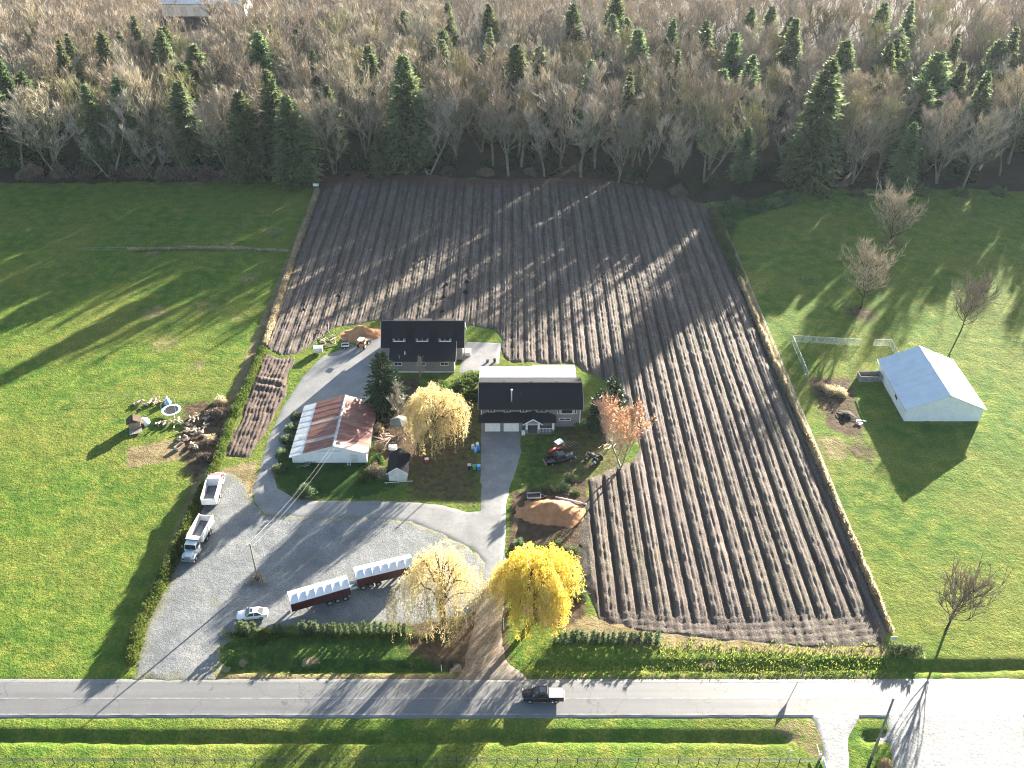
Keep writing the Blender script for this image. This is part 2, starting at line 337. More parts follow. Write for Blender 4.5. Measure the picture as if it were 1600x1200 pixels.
    M['paint_line'] = simple('road_paint', (0.26, 0.26, 0.25), (0.17, 0.17, 0.165), 0.8, 0.6, 0.3, lo=0.4, hi=0.6)
    M['hay'] = simple('old_hay', (0.3, 0.2, 0.1), (0.16, 0.1, 0.05), 2.5, 0.9, 0.1, bmp=(5, 1, 0.1))
    # chain link: thin wires really let the view through
    m, nt, p, v = new_mat('wire_mesh'); M['mesh'] = m
    p.inputs['Base Color'].default_value = (0.5, 0.51, 0.5, 1); p.inputs['Roughness'].default_value = 0.5
    tr = nt.nodes.new('ShaderNodeBsdfTransparent'); mx = nt.nodes.new('ShaderNodeMixShader'); mx.inputs[0].default_value = 0.35
    nt.links.new(tr.outputs[0], mx.inputs[1]); nt.links.new(p.outputs[0], mx.inputs[2])
    nt.links.new(mx.outputs[0], nt.nodes['Material Output'].inputs['Surface'])
make_materials()
# ------------------------------------------------------------------ terrain helpers
def vnoise(X, Y, scale, seed):
    r = np.random.default_rng(seed); G = r.random((257, 257))
    x = X * scale; y = Y * scale; xi = np.floor(x).astype(int); yi = np.floor(y).astype(int)
    fx = x - xi; fy = y - yi; fx = fx * fx * (3 - 2 * fx); fy = fy * fy * (3 - 2 * fy)
    a = G[xi % 256, yi % 256]; b = G[(xi + 1) % 256, yi % 256]; c = G[xi % 256, (yi + 1) % 256]; d = G[(xi + 1) % 256, (yi + 1) % 256]
    return (a * (1 - fx) + b * fx) * (1 - fy) + (c * (1 - fx) + d * fx) * fy - 0.5
def fbm(X, Y, scale, seed, octv=4):
    t = 0; amp = 1.0
    for i in range(octv): t = t + amp * vnoise(X, Y, scale * 2 ** i, seed + i); amp *= 0.5
    return t
def sstep(a, b, x):
    t = np.clip((x - a) / (b - a), 0, 1); return t * t * (3 - 2 * t)
def sdf(poly, X, Y):
    """signed distance, positive inside"""
    P = np.array(poly); n = len(P); best = np.full(X.shape, 1e9); ins = np.zeros(X.shape, bool)
    for i in range(n):
        x0, y0 = P[i]; x1, y1 = P[(i + 1) % n]; dx, dy = x1 - x0, y1 - y0
        t = np.clip(((X - x0) * dx + (Y - y0) * dy) / (dx * dx + dy * dy + 1e-12), 0, 1)
        best = np.minimum(best, (X - x0 - t * dx) ** 2 + (Y - y0 - t * dy) ** 2)
        if y0 != y1:
            c = ((y0 > Y) != (y1 > Y)) & (X < (x1 - x0) * (Y - y0) / (y1 - y0) + x0); ins ^= c
    return np.where(ins, 1, -1) * np.sqrt(best)

FIELD = gpts([(505, 270), (560, 266), (650, 270), (720, 279), (800, 281), (900, 276), (960, 284), (1030, 297), (1104, 322),
              (1150, 430), (1203, 555), (1276, 720), (1330, 850), (1388, 986), (1370, 1012), (1250, 1010), (1130, 1000), (1000, 985), (935, 968),
              (905, 900), (903, 850), (918, 805), (918, 748), (962, 732), (990, 720), (1000, 700), (990, 660), (950, 600), (915, 578), (900, 568), (800, 566), (788, 560),
              (784, 530), (770, 516), (735, 508), (660, 502), (600, 500), (560, 506), (520, 512), (490, 535), (466, 553), (440, 556), (412, 540), (430, 480), (462, 400), (498, 292)])
STRIP = gpts([(412, 552), (440, 560), (462, 558), (452, 585), (445, 620), (428, 655), (405, 690), (390, 716), (352, 712), (360, 690), (385, 625)])
GRAVEL = gpts([(208, 1062), (222, 1000), (240, 955), (262, 915), (285, 860), (300, 800), (318, 750), (340, 735), (370, 740), (396, 780), (412, 802), (470, 806), (560, 806), (640, 813),
               (690, 833), (735, 856), (760, 880), (760, 930), (730, 965), (640, 978), (470, 978), (420, 984), (375, 984), (346, 1012), (337, 1066)])
DRIVE = gpts([(505, 556), (560, 538), (598, 520), (604, 590), (598, 640), (560, 640), (480, 640), (468, 655), (452, 688), (437, 715), (428, 745), (434, 764), (455, 777), (500, 783), (560, 783), (640, 784),
              (690, 789), (728, 800), (752, 799), (752, 674), (813, 674), (813, 712), (803, 740), (793, 770), (791, 800), (789, 858), (790, 930), (784, 985), (790, 1030), (812, 1052), (830, 1064),
              (712, 1064), (724, 1040), (738, 985), (752, 915), (756, 878), (740, 859), (690, 835), (640, 815), (560, 808), (470, 808), (413, 803), (398, 786), (396, 765), (405, 735), (418, 690), (440, 640), (472, 590)])
PAD = gpts([(716, 584), (728, 534), (783, 536), (780, 568), (762, 572), (738, 585)])
SIDE_DRIVE = gpts([(1268, 1116), (1345, 1116), (1325, 1148), (1326, 1215), (1290, 1215), (1282, 1160)])
SIDE_LOT = gpts([(1385, 1110), (1600, 1110), (1600, 1215), (1398, 1215), (1392, 1160)])
Y_ROAD0, Y_ROAD1 = at(800, 1122).y, at(800, 1062).y
Y_D1, Y_D2 = at(800, 1042).y, at(800, 1153).y

def ground_z(X, Y, bumps=True):
    X = np.asarray(X, float); Y = np.asarray(Y, float)
    z = np.zeros(np.broadcast(X, Y).shape)
    def ditch(yc, w, d, win):
        yy = Y - yc - 0.35 * fbm(X, Y * 0, 0.08, 5, 2)
        return -d * (1 - sstep(0.25 * w, w, np.abs(yy))) * win
    win1 = (sstep(-44, -41, X) * (1 - sstep(-9, -7, X))) + sstep(2, 5, X)
    z = z + ditch(Y_D1, 1.3, 0.6, win1)
    win2 = 1 - sstep(36.5, 40, X) + sstep(47.5, 49, X) * (1 - sstep(50.5, 52.5, X)) + sstep(140, 150, X)
    z = z + ditch(Y_D2, 1.15, 0.65, win2)
    z = z - 0.2 * sstep(Y_ROAD0 - 0.1, Y_ROAD0 + 0.3, Y) * (1 - sstep(Y_ROAD1 - 0.3, Y_ROAD1 + 0.1, Y))
    if bumps:
        mead = np.clip(sstep(57, 62, np.abs(X)) + (1 - sstep(90, 96, Y)), 0.25, 1)
        mead = mead * (1 - sstep(Y_ROAD0 - 1.0, Y_ROAD0, Y) * (1 - sstep(Y_ROAD1, Y_ROAD1 + 1.0, Y)))
        z = z + mead * (0.16 * fbm(X, Y, 0.12, 21, 3) + 0.13 * fbm(X, Y, 0.8, 31, 2))
    if bumps:
        near = (np.abs(X) < 62) & (Y > 80) & (Y < 275)
        x, y = X[near], Y[near]; d = np.zeros(x.shape)
        for poly, dep in ((FIELD, 0.45), (STRIP, 0.35), (GRAVEL, 0.12), (DRIVE, 0.15)):
            d = np.maximum(d, dep * sstep(0.35, 1.6, sdf(poly, x, y)))
        z[near] -= d
    return z
def gz(x, y): return float(ground_z(np.array([x]), np.array([y]), False)[0])

def lines(fine0, fine1, step, far0, far1, grow=1.35):
    a = list(np.arange(fine0, fine1 + 1e-6, step)); d = step
    x = a[-1]
    while x < far1: d *= grow; x += d; a.append(x)
    x = a[0]; d = step
    while x > far0: d *= grow; x -= d; a.insert(0, x)
    return np.array(a)
def grid_mesh(name, xs, ys, zf, mat, keep=None, attrs=None, smooth=True):
    X, Y = np.meshgrid(xs, ys); Z = zf(X, Y); nx = len(xs); ny = len(ys)
    idx = np.arange(nx * ny).reshape(ny, nx)
    f = np.stack([idx[:-1, :-1], idx[:-1, 1:], idx[1:, 1:], idx[1:, :-1]], -1).reshape(-1, 4)
    v = np.stack([X.ravel(), Y.ravel(), Z.ravel()], -1)
    A = {}
    for k, fn in (attrs or {}).items():
        a = fn(X, Y); A[k] = a.ravel() if a.shape == X.shape else a
    if keep is not None:
        kp = keep(X, Y).ravel(); f = f[kp[f].any(1)]
        used = np.unique(f); remap = np.full(len(v), -1); remap[used] = np.arange(len(used))
        f = remap[f]; v = v[used]; A = {k: a[used] for k, a in A.items()}
    me = np_mesh(name, v, f, mat, smooth)
    for k, a in A.items():
        if a.ndim == 2:
            at_ = me.attributes.new(k, 'FLOAT_COLOR', 'POINT'); at_.data.foreach_set('color', a.astype(np.float32).ravel())
        else:
            at_ = me.attributes.new(k, 'FLOAT', 'POINT'); at_.data.foreach_set('value', a.astype(np.float32))
    return me
def structure(name, me, parent=None): 
    o = link(name, me, parent)
    if parent is None: o['kind'] = 'structure'
    return o
def bounds(poly, pad=1.0):
    P = np.array(poly); return P[:, 0].min() - pad, P[:, 0].max() + pad, P[:, 1].min() - pad, P[:, 1].max() + pad

# ------------------------------------------------------------------ ground (grass), one sheet to the horizon
PATCH = []   # (polygon in metres | (x, y, r)), channel 0 dry 1 earth 2 lush, strength, softness
def patch(px, ch, st=1.0, soft=2.0): PATCH.append((gpts(px), ch, st, soft))
def spot(px, py, r, ch, st=1.0, soft=2.5):
    p = at(px, py); PATCH.append(((p.x, p.y, r), ch, st, soft))
# yard between barn, houses and loop drive; rough ground right of the drive
patch([(600, 640), (750, 600), (752, 798), (690, 785), (640, 782), (600, 700)], 1, 0.6, 5)
patch([(575, 600), (650, 590), (660, 720), (590, 720)], 1, 0.9, 3)
patch([(800, 870), (905, 860), (915, 960), (870, 985), (800, 950)], 1, 0.9, 2)
patch([(800, 770), (915, 750), (915, 870), (795, 870)], 1, 0.85, 2)
patch([(880, 640), (985, 640), (975, 735), (920, 745), (850, 745), (870, 700)], 1, 0.55, 3)
patch([(880, 960), (1380, 1005), (1385, 1025), (1050, 1012), (890, 995)], 0, 0.9, 1.5)
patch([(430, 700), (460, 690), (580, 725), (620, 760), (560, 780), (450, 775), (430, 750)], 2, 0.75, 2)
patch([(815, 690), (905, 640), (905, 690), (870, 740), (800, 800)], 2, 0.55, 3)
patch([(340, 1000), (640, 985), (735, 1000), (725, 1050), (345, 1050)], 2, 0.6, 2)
patch([(640, 960), (790, 950), (795, 1040), (720, 1055), (640, 1015)], 1, 0.8, 3)
patch([(200, 700), (310, 680), (300, 715), (200, 730)], 0, 0.9, 1.5)
patch([(290, 630), (350, 625), (350, 690), (300, 760), (280, 700)], 1, 0.75, 2.5)
patch([(1260, 590), (1330, 590), (1350, 690), (1320, 680), (1280, 640)], 1, 0.7, 2.5)
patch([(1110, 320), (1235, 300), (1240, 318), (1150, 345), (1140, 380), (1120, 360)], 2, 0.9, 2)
patch([(340, 735), (400, 720), (400, 770), (345, 800)], 0, 0.8, 2)
patch([(330, 1052), (740, 1052), (740, 1064), (330, 1064)], 0, 0.7, 0.8)
patch([(800, 1052), (1400, 1052), (1400, 1064), (800, 1064)], 0, 0.5, 0.8)
patch([(1180, 1125), (1280, 1122), (1292, 1195), (1230, 1160)], 0, 0.55, 1.5)
spot(1345, 490, 3, 1, 0.75, 7); spot(1352, 494, 3, 1, 0.6, 6); spot(1390, 378, 3, 1, 0.6, 6); spot(403, 900, 2.5, 0, 1, 1); spot(300, 290, 3, 0, 0.5, 3)
spot(240, 395, 2, 0, 0.6, 2); spot(1320, 660, 3.5, 1, 0.9, 2); spot(1345, 705, 3, 1, 0.6, 3); spot(1300, 700, 4, 0, 0.6, 4)
spot(484, 1033, 0.8, 0, 0.6, 1.8); spot(380, 1033, 0.6, 0, 0.6, 1.5)
for k in range(26): spot(rnd.uniform(210, 460), rnd.uniform(300, 620), rnd.uniform(1, 4), rnd.choice([0, 0, 2]), rnd.uniform(0.3, 0.6), 4)
for k in range(14): spot(rnd.uniform(1150, 1400), rnd.uniform(340, 640), rnd.uniform(1, 4), rnd.choice([0, 2, 2]), rnd.uniform(0.3, 0.6), 4)
def ground_mask(X, Y):
    m = np.zeros((X.size, 4), np.float32); x = X.ravel(); y = Y.ravel(); m[:, 3] = 1
    for p, ch, st, soft in PATCH:
        if len(p) == 3 and not hasattr(p[0], '__len__'):
            near = (np.abs(x - p[0]) < p[2] + soft) & (np.abs(y - p[1]) < p[2] + soft)
            d = p[2] - np.hypot(x[near] - p[0], y[near] - p[1])
        else:
            b = bounds(p, soft + 1); near = (x > b[0]) & (x < b[1]) & (y > b[2]) & (y < b[3])
            d = sdf(p, x[near], y[near])
        m[near, ch] = np.maximum(m[near, ch], st * sstep(-soft, soft * 0.6, d))
    # fence lines keep a strip of dry grass
    for xf in (-57.2, 57.6):
        m[:, 0] = np.maximum(m[:, 0], 0.9 * (1 - sstep(0.4, 1.4, np.abs(x - xf))) * ((y > 98) & (y < 268)))
    return m
gx = lines(-130, 130, 0.62, -5000, 5000, 1.25); gy = lines(66, 276, 0.62, -600, 9000, 1.2)
structure('ground', grid_mesh('ground', gx, gy, ground_z, M['grass'], attrs={'mask': ground_mask}))

# ------------------------------------------------------------------ ploughed field: raised beds along Y
def field_amp(X, Y): return 0.2 + 0.3 * sstep(-8, 14, X) * (1 - sstep(150, 215, Y)) + 0.05 * fbm(X, Y, 0.05, 9, 2)
def bed(X, Y):
    u = (X + 0.35 * fbm(X * 0.2, Y, 0.03, 40, 2)) / 2.78
    u = u - np.floor(u)
    e = np.abs(u - 0.5)
    top = 1 - sstep(0.3, 0.42, e)
    return u, top
def field_z(X, Y):
    u, top = bed(X, Y); sd = sdf(FIELD, X, Y) + 0.8 * fbm(X, Y, 0.25, 50, 3)
    amp = field_amp(X, Y)
    z = amp * top + 0.1 * top * np.cos(2 * np.pi * 4 * (u - 0.125)) * (0.6 + 1.6 * np.abs(fbm(X * 2, Y, 0.3, 66, 2))) + 0.02
    head = 1 - sstep(97.5, 103, Y + 1.2 * fbm(X, Y, 0.1, 60, 2))           # turning ground at the road end: ruts bend round
    arc = 0.07 * np.sin(2 * np.pi * (Y + 0.5 * fbm(X, Y, 0.1, 63, 2) - 0.004 * (X - 34) ** 2) / 1.3) + 0.1
    z = z * (1 - head) + arc * head
    z = z + 0.17 * fbm(X, Y * 0.7, 1.1, 70, 3) + 0.1 * fbm(X, Y, 0.25, 72, 2)
    # heaped litter bank along the woods
    back = sstep(262, 268, Y + 2 * fbm(X, Y, 0.07, 80, 2)); z = z * (1 - 0.8 * back) + back * (0.25 + 0.35 * fbm(X, Y, 0.3, 81, 3))
    return np.where(sd > 0, np.minimum(z, sd * 0.3 + 0.03), np.maximum(sd * 0.3, -0.5))
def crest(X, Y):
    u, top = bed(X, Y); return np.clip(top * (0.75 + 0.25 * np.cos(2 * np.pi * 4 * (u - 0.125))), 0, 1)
def litter(X, Y):
    sdb = 266 - Y - 14 * sstep(35, 57, X)
    return np.clip((1 - sstep(-4, 7, sdb + 4 * fbm(X, Y, 0.12, 90, 3))), 0, 1)
b = bounds(FIELD)
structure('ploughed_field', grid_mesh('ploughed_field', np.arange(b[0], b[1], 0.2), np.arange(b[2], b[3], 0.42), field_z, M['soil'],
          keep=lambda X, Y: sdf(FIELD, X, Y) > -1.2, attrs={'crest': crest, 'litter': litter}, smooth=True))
def strip_z(X, Y):
    sd = sdf(STRIP, X, Y) + 0.6 * fbm(X, Y, 0.3, 51, 3)
    z = 0.16 + 0.08 * np.cos(2 * np.pi * (X + 0.4 * fbm(X, Y, 0.2, 75, 2)) / 0.8) + 0.3 * fbm(X, Y, 0.8, 71, 3)
    heap = sstep(158, 161, Y) * (1 - sstep(163, 167, Y)); z = z + heap * 0.18 + heap * 0.2 * np.cos(2 * np.pi * (Y + 0.3 * X) / 2.6)
    return np.where(sd > 0, np.minimum(z, sd * 0.4 + 0.02), np.maximum(sd * 0.3, -0.5))
b = bounds(STRIP)
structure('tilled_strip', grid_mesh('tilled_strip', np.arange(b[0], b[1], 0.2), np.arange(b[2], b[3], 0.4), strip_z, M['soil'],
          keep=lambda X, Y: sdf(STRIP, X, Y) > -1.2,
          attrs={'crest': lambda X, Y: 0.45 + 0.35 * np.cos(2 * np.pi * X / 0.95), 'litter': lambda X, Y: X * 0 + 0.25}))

# ------------------------------------------------------------------ gravel, drives, road
def sheet(name, poly, mat, ztop, step=0.5, jit=0.15, attrs=None, slope=0.2, rel=0.0):
    b = bounds(poly)
    def zf(X, Y):
        sd = sdf(poly, X, Y) + jit * fbm(X, Y, 0.6, 101, 3)
        return np.clip(sd * slope, -0.35, ztop) + (rel * fbm(X, Y, 0.35, 102, 3) if rel else 0)
    return structure(name, grid_mesh(name, np.arange(b[0], b[1], step), np.arange(b[2], b[3], step), zf, mat,
                     keep=lambda X, Y: sdf(poly, X, Y) > -1.3, attrs=attrs))
sheet('gravel_yard', GRAVEL, M['gravel'], 0.05, jit=0.9, attrs={'edge': lambda X, Y: np.clip(0.22 + sdf(GRAVEL, X, Y) / 5.0, 0, 0.8)}, rel=0.02)
def drive_litter(X, Y):
    d = np.minimum(np.hypot(X + 9, (Y - 93) * 0.8), np.hypot(X - 1, (Y - 97) * 0.9)); return 1 - sstep(4, 13, d)
drive = sheet('driveway', DRIVE, M['concrete'], 0.085, jit=0.25, attrs={'litter': drive_litter})
sheet('concrete_pad', PAD, M['concrete'], 0.08, jit=0.1, attrs={'litter': lambda X, Y: X * 0})
sheet('side_driveway', SIDE_DRIVE, M['gravel'], 0.14, jit=0.3, slope=0.6, attrs={'edge': lambda X, Y: X * 0 + 0.85})
sheet('side_lot', SIDE_LOT, M['gravel'], 0.14, jit=0.3, slope=0.6, attrs={'edge': lambda X, Y: X * 0 + 0.85})
# poured slabs before the garage
for (x0, x1, y0, y1) in ((753, 782, 675, 693), (784, 811, 675, 693), (753, 782, 695, 709), (784, 811, 695, 709)):
    p = at(x0, y1); q = at(x1, y0)
    MB().box(((p.x + q.x) / 2, (p.y + q.y) / 2, 0.055), (q.x - p.x, q.y - p.y, 0.1)).build('slab', M['concrete'], drive)
rx = lines(-120, 120, 1.0, -3000, 3000, 1.4)
def road_z(X, Y):
    yc = (Y_ROAD0 + Y_ROAD1) / 2; hw = (Y_ROAD1 - Y_ROAD0) / 2
    sd = hw + 0.05 - np.abs(Y - yc) + 0.12 * fbm(X, Y * 0, 0.5, 111, 3)
    return np.clip(sd * 0.3 - 0.02, -0.3, 0.09) + 0.05 * (1 - np.abs(Y - yc) / hw)
road = structure('road', grid_mesh('road', rx, np.arange(Y_ROAD0 - 1.0, Y_ROAD1 + 1.01, 0.25), road_z, M['asphalt'],
                 attrs={'litter': lambda X, Y: X * 0}))
for k, (yy, w, gap) in enumerate((((at(800, 1092).y), 0.09, 0), (Y_ROAD0 + 0.55, 0.09, 0), (Y_ROAD1 - 0.5, 0.08, 0))):
    mb = MB()
    for x in np.arange(-150, 150, 3.0):
        z0 = float(road_z(np.array([[x]]), np.array([[yy]]))[0, 0]) + 0.012
        mb.add([(x, yy - w, z0), (x + 3.0, yy - w, z0), (x + 3.0, yy + w, z0), (x, yy + w, z0)], [(0, 1, 2, 3)])
    mb.build('painted_line', M['paint_line'], road)
# woodland floor
WOODS = [(-420, 266), (-120, 267), (-60, 269.5), (-20, 270), (0, 269), (25, 268), (45, 258), (56, 252), (66, 254), (80, 262), (120, 262), (420, 255), (420, 520), (-420, 520)]
b = bounds(WOODS)
structure('forest_floor', grid_mesh('forest_floor', np.arange(-420, 421, 2.5), np.arange(248, 521, 2.0),
          lambda X, Y: np.clip((sdf(WOODS, X, Y) + 2.5 * fbm(X, Y, 0.15, 121, 3)) * 0.2, -0.6, 0.25) + 0.3 * fbm(X, Y, 0.2, 122, 3), M['litter'],
          keep=lambda X, Y: sdf(WOODS, X, Y) > -4))
# ------------------------------------------------------------------ vegetation generators (numpy)
def quads_at(c, t, w, L, r, taper=0.5):
    """leaf quads: centres c (n,3), long axis t (n,3), width w, length L; random roll about t"""
    n = len(c); t = t / (np.linalg.norm(t, axis=1, keepdims=True) + 1e-9)
    a = r.normal(size=(n, 3)); s = np.cross(t, a); s /= np.linalg.norm(s, axis=1, keepdims=True) + 1e-9
    w = np.broadcast_to(np.asarray(w, float), (n,))[:, None]; L = np.broadcast_to(np.asarray(L, float), (n,))[:, None]
    v = np.stack([c - s * w / 2, c + s * w / 2, c + t * L + s * w / 2 * taper, c + t * L - s * w / 2 * taper], 1).reshape(-1, 3)
    return v, np.arange(4 * n).reshape(-1, 4)
def segs_mesh(P0, P1, R0, R1, n=4):
    P0, P1 = np.asarray(P0), np.asarray(P1); R0, R1 = np.asarray(R0)[:, None], np.asarray(R1)[:, None]
    d = P1 - P0; d = d / (np.linalg.norm(d, axis=1, keepdims=True) + 1e-9)
    ref = np.where(np.abs(d[:, 2:3]) > 0.9, np.array([[1.0, 0, 0]]), np.array([[0, 0, 1.0]]))
    a = np.cross(d, ref); a /= np.linalg.norm(a, axis=1, keepdims=True); bb = np.cross(d, a)
    rings = []
    for P, Rr in ((P0, R0), (P1, R1)):
        for k in range(n):
            t = 2 * math.pi * k / n; rings.append(P + (a * math.cos(t) + bb * math.sin(t)) * Rr)
    v = np.stack(rings, 1); m = len(P0)
    base = np.arange(m)[:, None] * 2 * n; f = []
    for k in range(n): f.append(base + np.array([[k, (k + 1) % n, n + (k + 1) % n, n + k]]))
    return v.reshape(-1, 3), np.concatenate(f, 0)
def cat(parts):
    V, F, o = [], [], 0
    for v, f in parts:
        if len(v) == 0: continue
        V.append(v); F.append(f + o); o += len(v)
    return np.concatenate(V), np.concatenate(F)

def gen_bare(seed, Ht, spread, limbs=16, first=0.22, up=0.75, twig_n=2400, twig_w=0.05, twig_l=1.3, stems=1):
    """leafless broadleaf tree: trunk(s), rising limbs, branches and a haze of twigs"""
    r = np.random.default_rng(seed); A = []; B = []; RA = []; RB = []; tips = []
    def grow(p, d, L, r0, r1, n, bend, wob):
        pts = [p]; d = d / np.linalg.norm(d)
        for i in range(n):
            d = d + np.array([0, 0, bend]) + r.normal(size=3) * wob; d = d / np.linalg.norm(d)
            q = pts[-1] + d * L / n
            A.append(pts[-1]); B.append(q); RA.append(r0 + (r1 - r0) * i / n); RB.append(r0 + (r1 - r0) * (i + 1) / n); pts.append(q)
        return pts, d
    for s in range(stems):
        ln = r.normal(size=2) * (0.05 if stems == 1 else 0.22)
        h = Ht * r.uniform(0.78, 0.9)
        tr, _ = grow(np.array([r.normal() * 0.2 * (stems > 1), r.normal() * 0.2 * (stems > 1), 0.0]), np.array([ln[0], ln[1], 1.0]), h, Ht * 0.013 / math.sqrt(stems) + 0.05, 0.05, 10, 0.03, 0.05)
        nl = max(5, limbs // stems)
        for k in range(nl):
            t = first + (0.97 - first) * (k + r.uniform(0, 1)) / nl; i = min(9, int(t * 10)); fr = t * 10 - i
            p = tr[i] * (1 - fr) + tr[i + 1] * fr
            az = k * 2.4 + r.uniform(-0.5, 0.5); prof = math.sin(math.pi * min(1, (t - first) / (1 - first) * 0.75 + 0.25)) ** 0.7
            L = spread * (0.55 + 0.75 * prof) * r.uniform(0.75, 1.2) * (1.0 if t < 0.8 else 0.75)
            d = np.array([math.cos(az), math.sin(az), up * r.uniform(0.6, 1.5)])
            lr = Ht * 0.0052 * (1.2 - 0.6 * t) + 0.02
            lp, ld = grow(p, d, L, lr, 0.025, 6, 0.16, 0.1)
            for j in range(6):
                fr = r.uniform(0.25, 1.0); ii = min(5, int(fr * 6)); q = lp[ii] + (lp[ii + 1] - lp[ii]) * (fr * 6 - ii)
                dd = ld + r.normal(size=3) * 0.55 + np.array([0, 0, 0.35])
                sp, sd_ = grow(q, dd, L * r.uniform(0.3, 0.55), lr * 0.4, 0.018, 3, 0.14, 0.14)
                for a_, b_ in zip(sp[:-1], sp[1:]): tips.append((a_, b_))
            for a_, b_ in zip(lp[2:-1], lp[3:]): tips.append((a_, b_))
        for a_, b_ in zip(tr[6:-1], tr[7:]): tips.append((a_, b_))
    limb = segs_mesh(A, B, RA, RB, 4)
    T0 = np.array([a for a, _ in tips]); T1 = np.array([b for _, b in tips]); idx = r.integers(0, len(T0), twig_n)
    fr = r.random((twig_n, 1)); c = T0[idx] * (1 - fr) + T1[idx] * fr
    d = (T1 - T0)[idx]; d /= np.linalg.norm(d, axis=1, keepdims=True) + 1e-9
    d = d * 0.8 + r.normal(size=(twig_n, 3)) * 0.3 + np.array([0, 0, 0.4])
    L = twig_l * r.uniform(0.5, 1.3, twig_n)
    tw = quads_at(c, d, twig_w * r.uniform(0.6, 1.2, twig_n), L, r, 0.35)
    return limb, tw, (c, d, L)

def gen_conifer(seed, Ht, rad, levels=46, per=9, droop=0.25, fine=0.55, base=0.04, power=0.85, lean=0.0, sprays=6):
    r = np.random.default_rng(seed); C = []; T = []; Lw = []; Ln = []; A = []; B = []; RA = []; RB = []
    lob = r.uniform(0, 6.28, 3)
    for i in range(levels):
        t = (i + r.uniform(-0.3, 0.3)) / levels; t = min(max(t, 0.0), 1.0); z = Ht * (base + (0.985 - base) * t)
        rr = rad * (1 - t) ** power * min(1.0, 0.62 + 2.6 * t) + 0.12
        n = max(3, int(per * (0.45 + 0.55 * (1 - t))))
        for k in range(n):
            az = r.uniform(0, 6.283); L = rr * r.uniform(0.62, 1.15) * (1 + 0.13 * math.sin(2 * az + lob[0]) + 0.1 * math.sin(3 * az + lob[1] + 5 * t))
            o = np.array([math.cos(az), math.sin(az), 0.0]); p0 = np.array([0, 0, z]); sgn = 1 - 1.1 * t
            for j in range(sprays):
                f = (j + r.uniform(0.3, 1.0)) / sprays
                if f < 0.25 and r.random() < 0.5: continue
                p = p0 + o * L * f + np.array([0, 0, -droop * L * f * f * 1.0 * max(sgn, 0.1) + 0.18 * L * f * (1 - sgn)])
                side = np.cross(o, [0, 0, 1]) * r.uniform(-0.8, 0.8)
                p = p + side * L * 0.28 * f * r.uniform(0, 1) + r.normal(size=3) * 0.06 * rr
                C.append(p); T.append(o * 0.9 + side + np.array([0, 0, r.uniform(-0.75, 0.25) + 0.9 * t * t])); s = fine * (0.55 + 0.45 * min(1, rr / rad * 1.6))
                Lw.append(s * r.uniform(0.55, 0.9)); Ln.append(s * r.uniform(1.0, 1.7))
            if k % 3 == 0:
                A.append(p0); B.append(p0 + o * L * 0.7 + np.array([0, 0, -0.12 * L])); RA.append(0.03 + 0.004 * L); RB.append(0.015)
    A.append(np.array([0, 0, -0.2])); B.append(np.array([0, 0, Ht * 0.97])); RA.append(Ht * 0.012 + 0.06); RB.append(0.03)
    lv = quads_at(np.array(C), np.array(T), np.array(Lw), np.array(Ln), r, 0.35)
    return segs_mesh(A, B, RA, RB, 5), lv

def gen_blob(seed, rx, ry, rz, n, size, stems=7, flat=0.0, up=0.4):
    """bushy mass of leaves inside an uneven ellipsoid that stands on the ground"""
    r = np.random.default_rng(seed); d = r.normal(size=(n, 3)); d /= np.linalg.norm(d, axis=1, keepdims=True); d[:, 2] = np.abs(d[:, 2])
    az = np.arctan2(d[:, 1], d[:, 0]); k = 1 + 0.16 * np.sin(3 * az + seed) + 0.12 * np.sin(5 * az + 2 * seed + 3 * d[:, 2]) + 0.1 * np.sin(7 * d[:, 2] + seed)
    q = r.random((n, 1)) ** 0.45 * k[:, None]
    c = d * q * np.array([rx, ry, rz]); c[:, 2] += 0.05
    t = d + r.normal(size=(n, 3)) * 0.6 + np.array([0, 0, up])
    lv = quads_at(c, t, size * r.uniform(0.5, 0.9, n), size * r.uniform(0.8, 1.4, n), r, 0.4)
    A = np.zeros((stems, 3)); A[:, :2] = r.normal(size=(stems, 2)) * 0.15 * rx; B = c[r.integers(0, n, stems)] * 0.8 + np.array([0, 0, 0.05])
    return segs_mesh(A, B, np.full(stems, 0.05), np.full(stems, 0.015), 4), lv

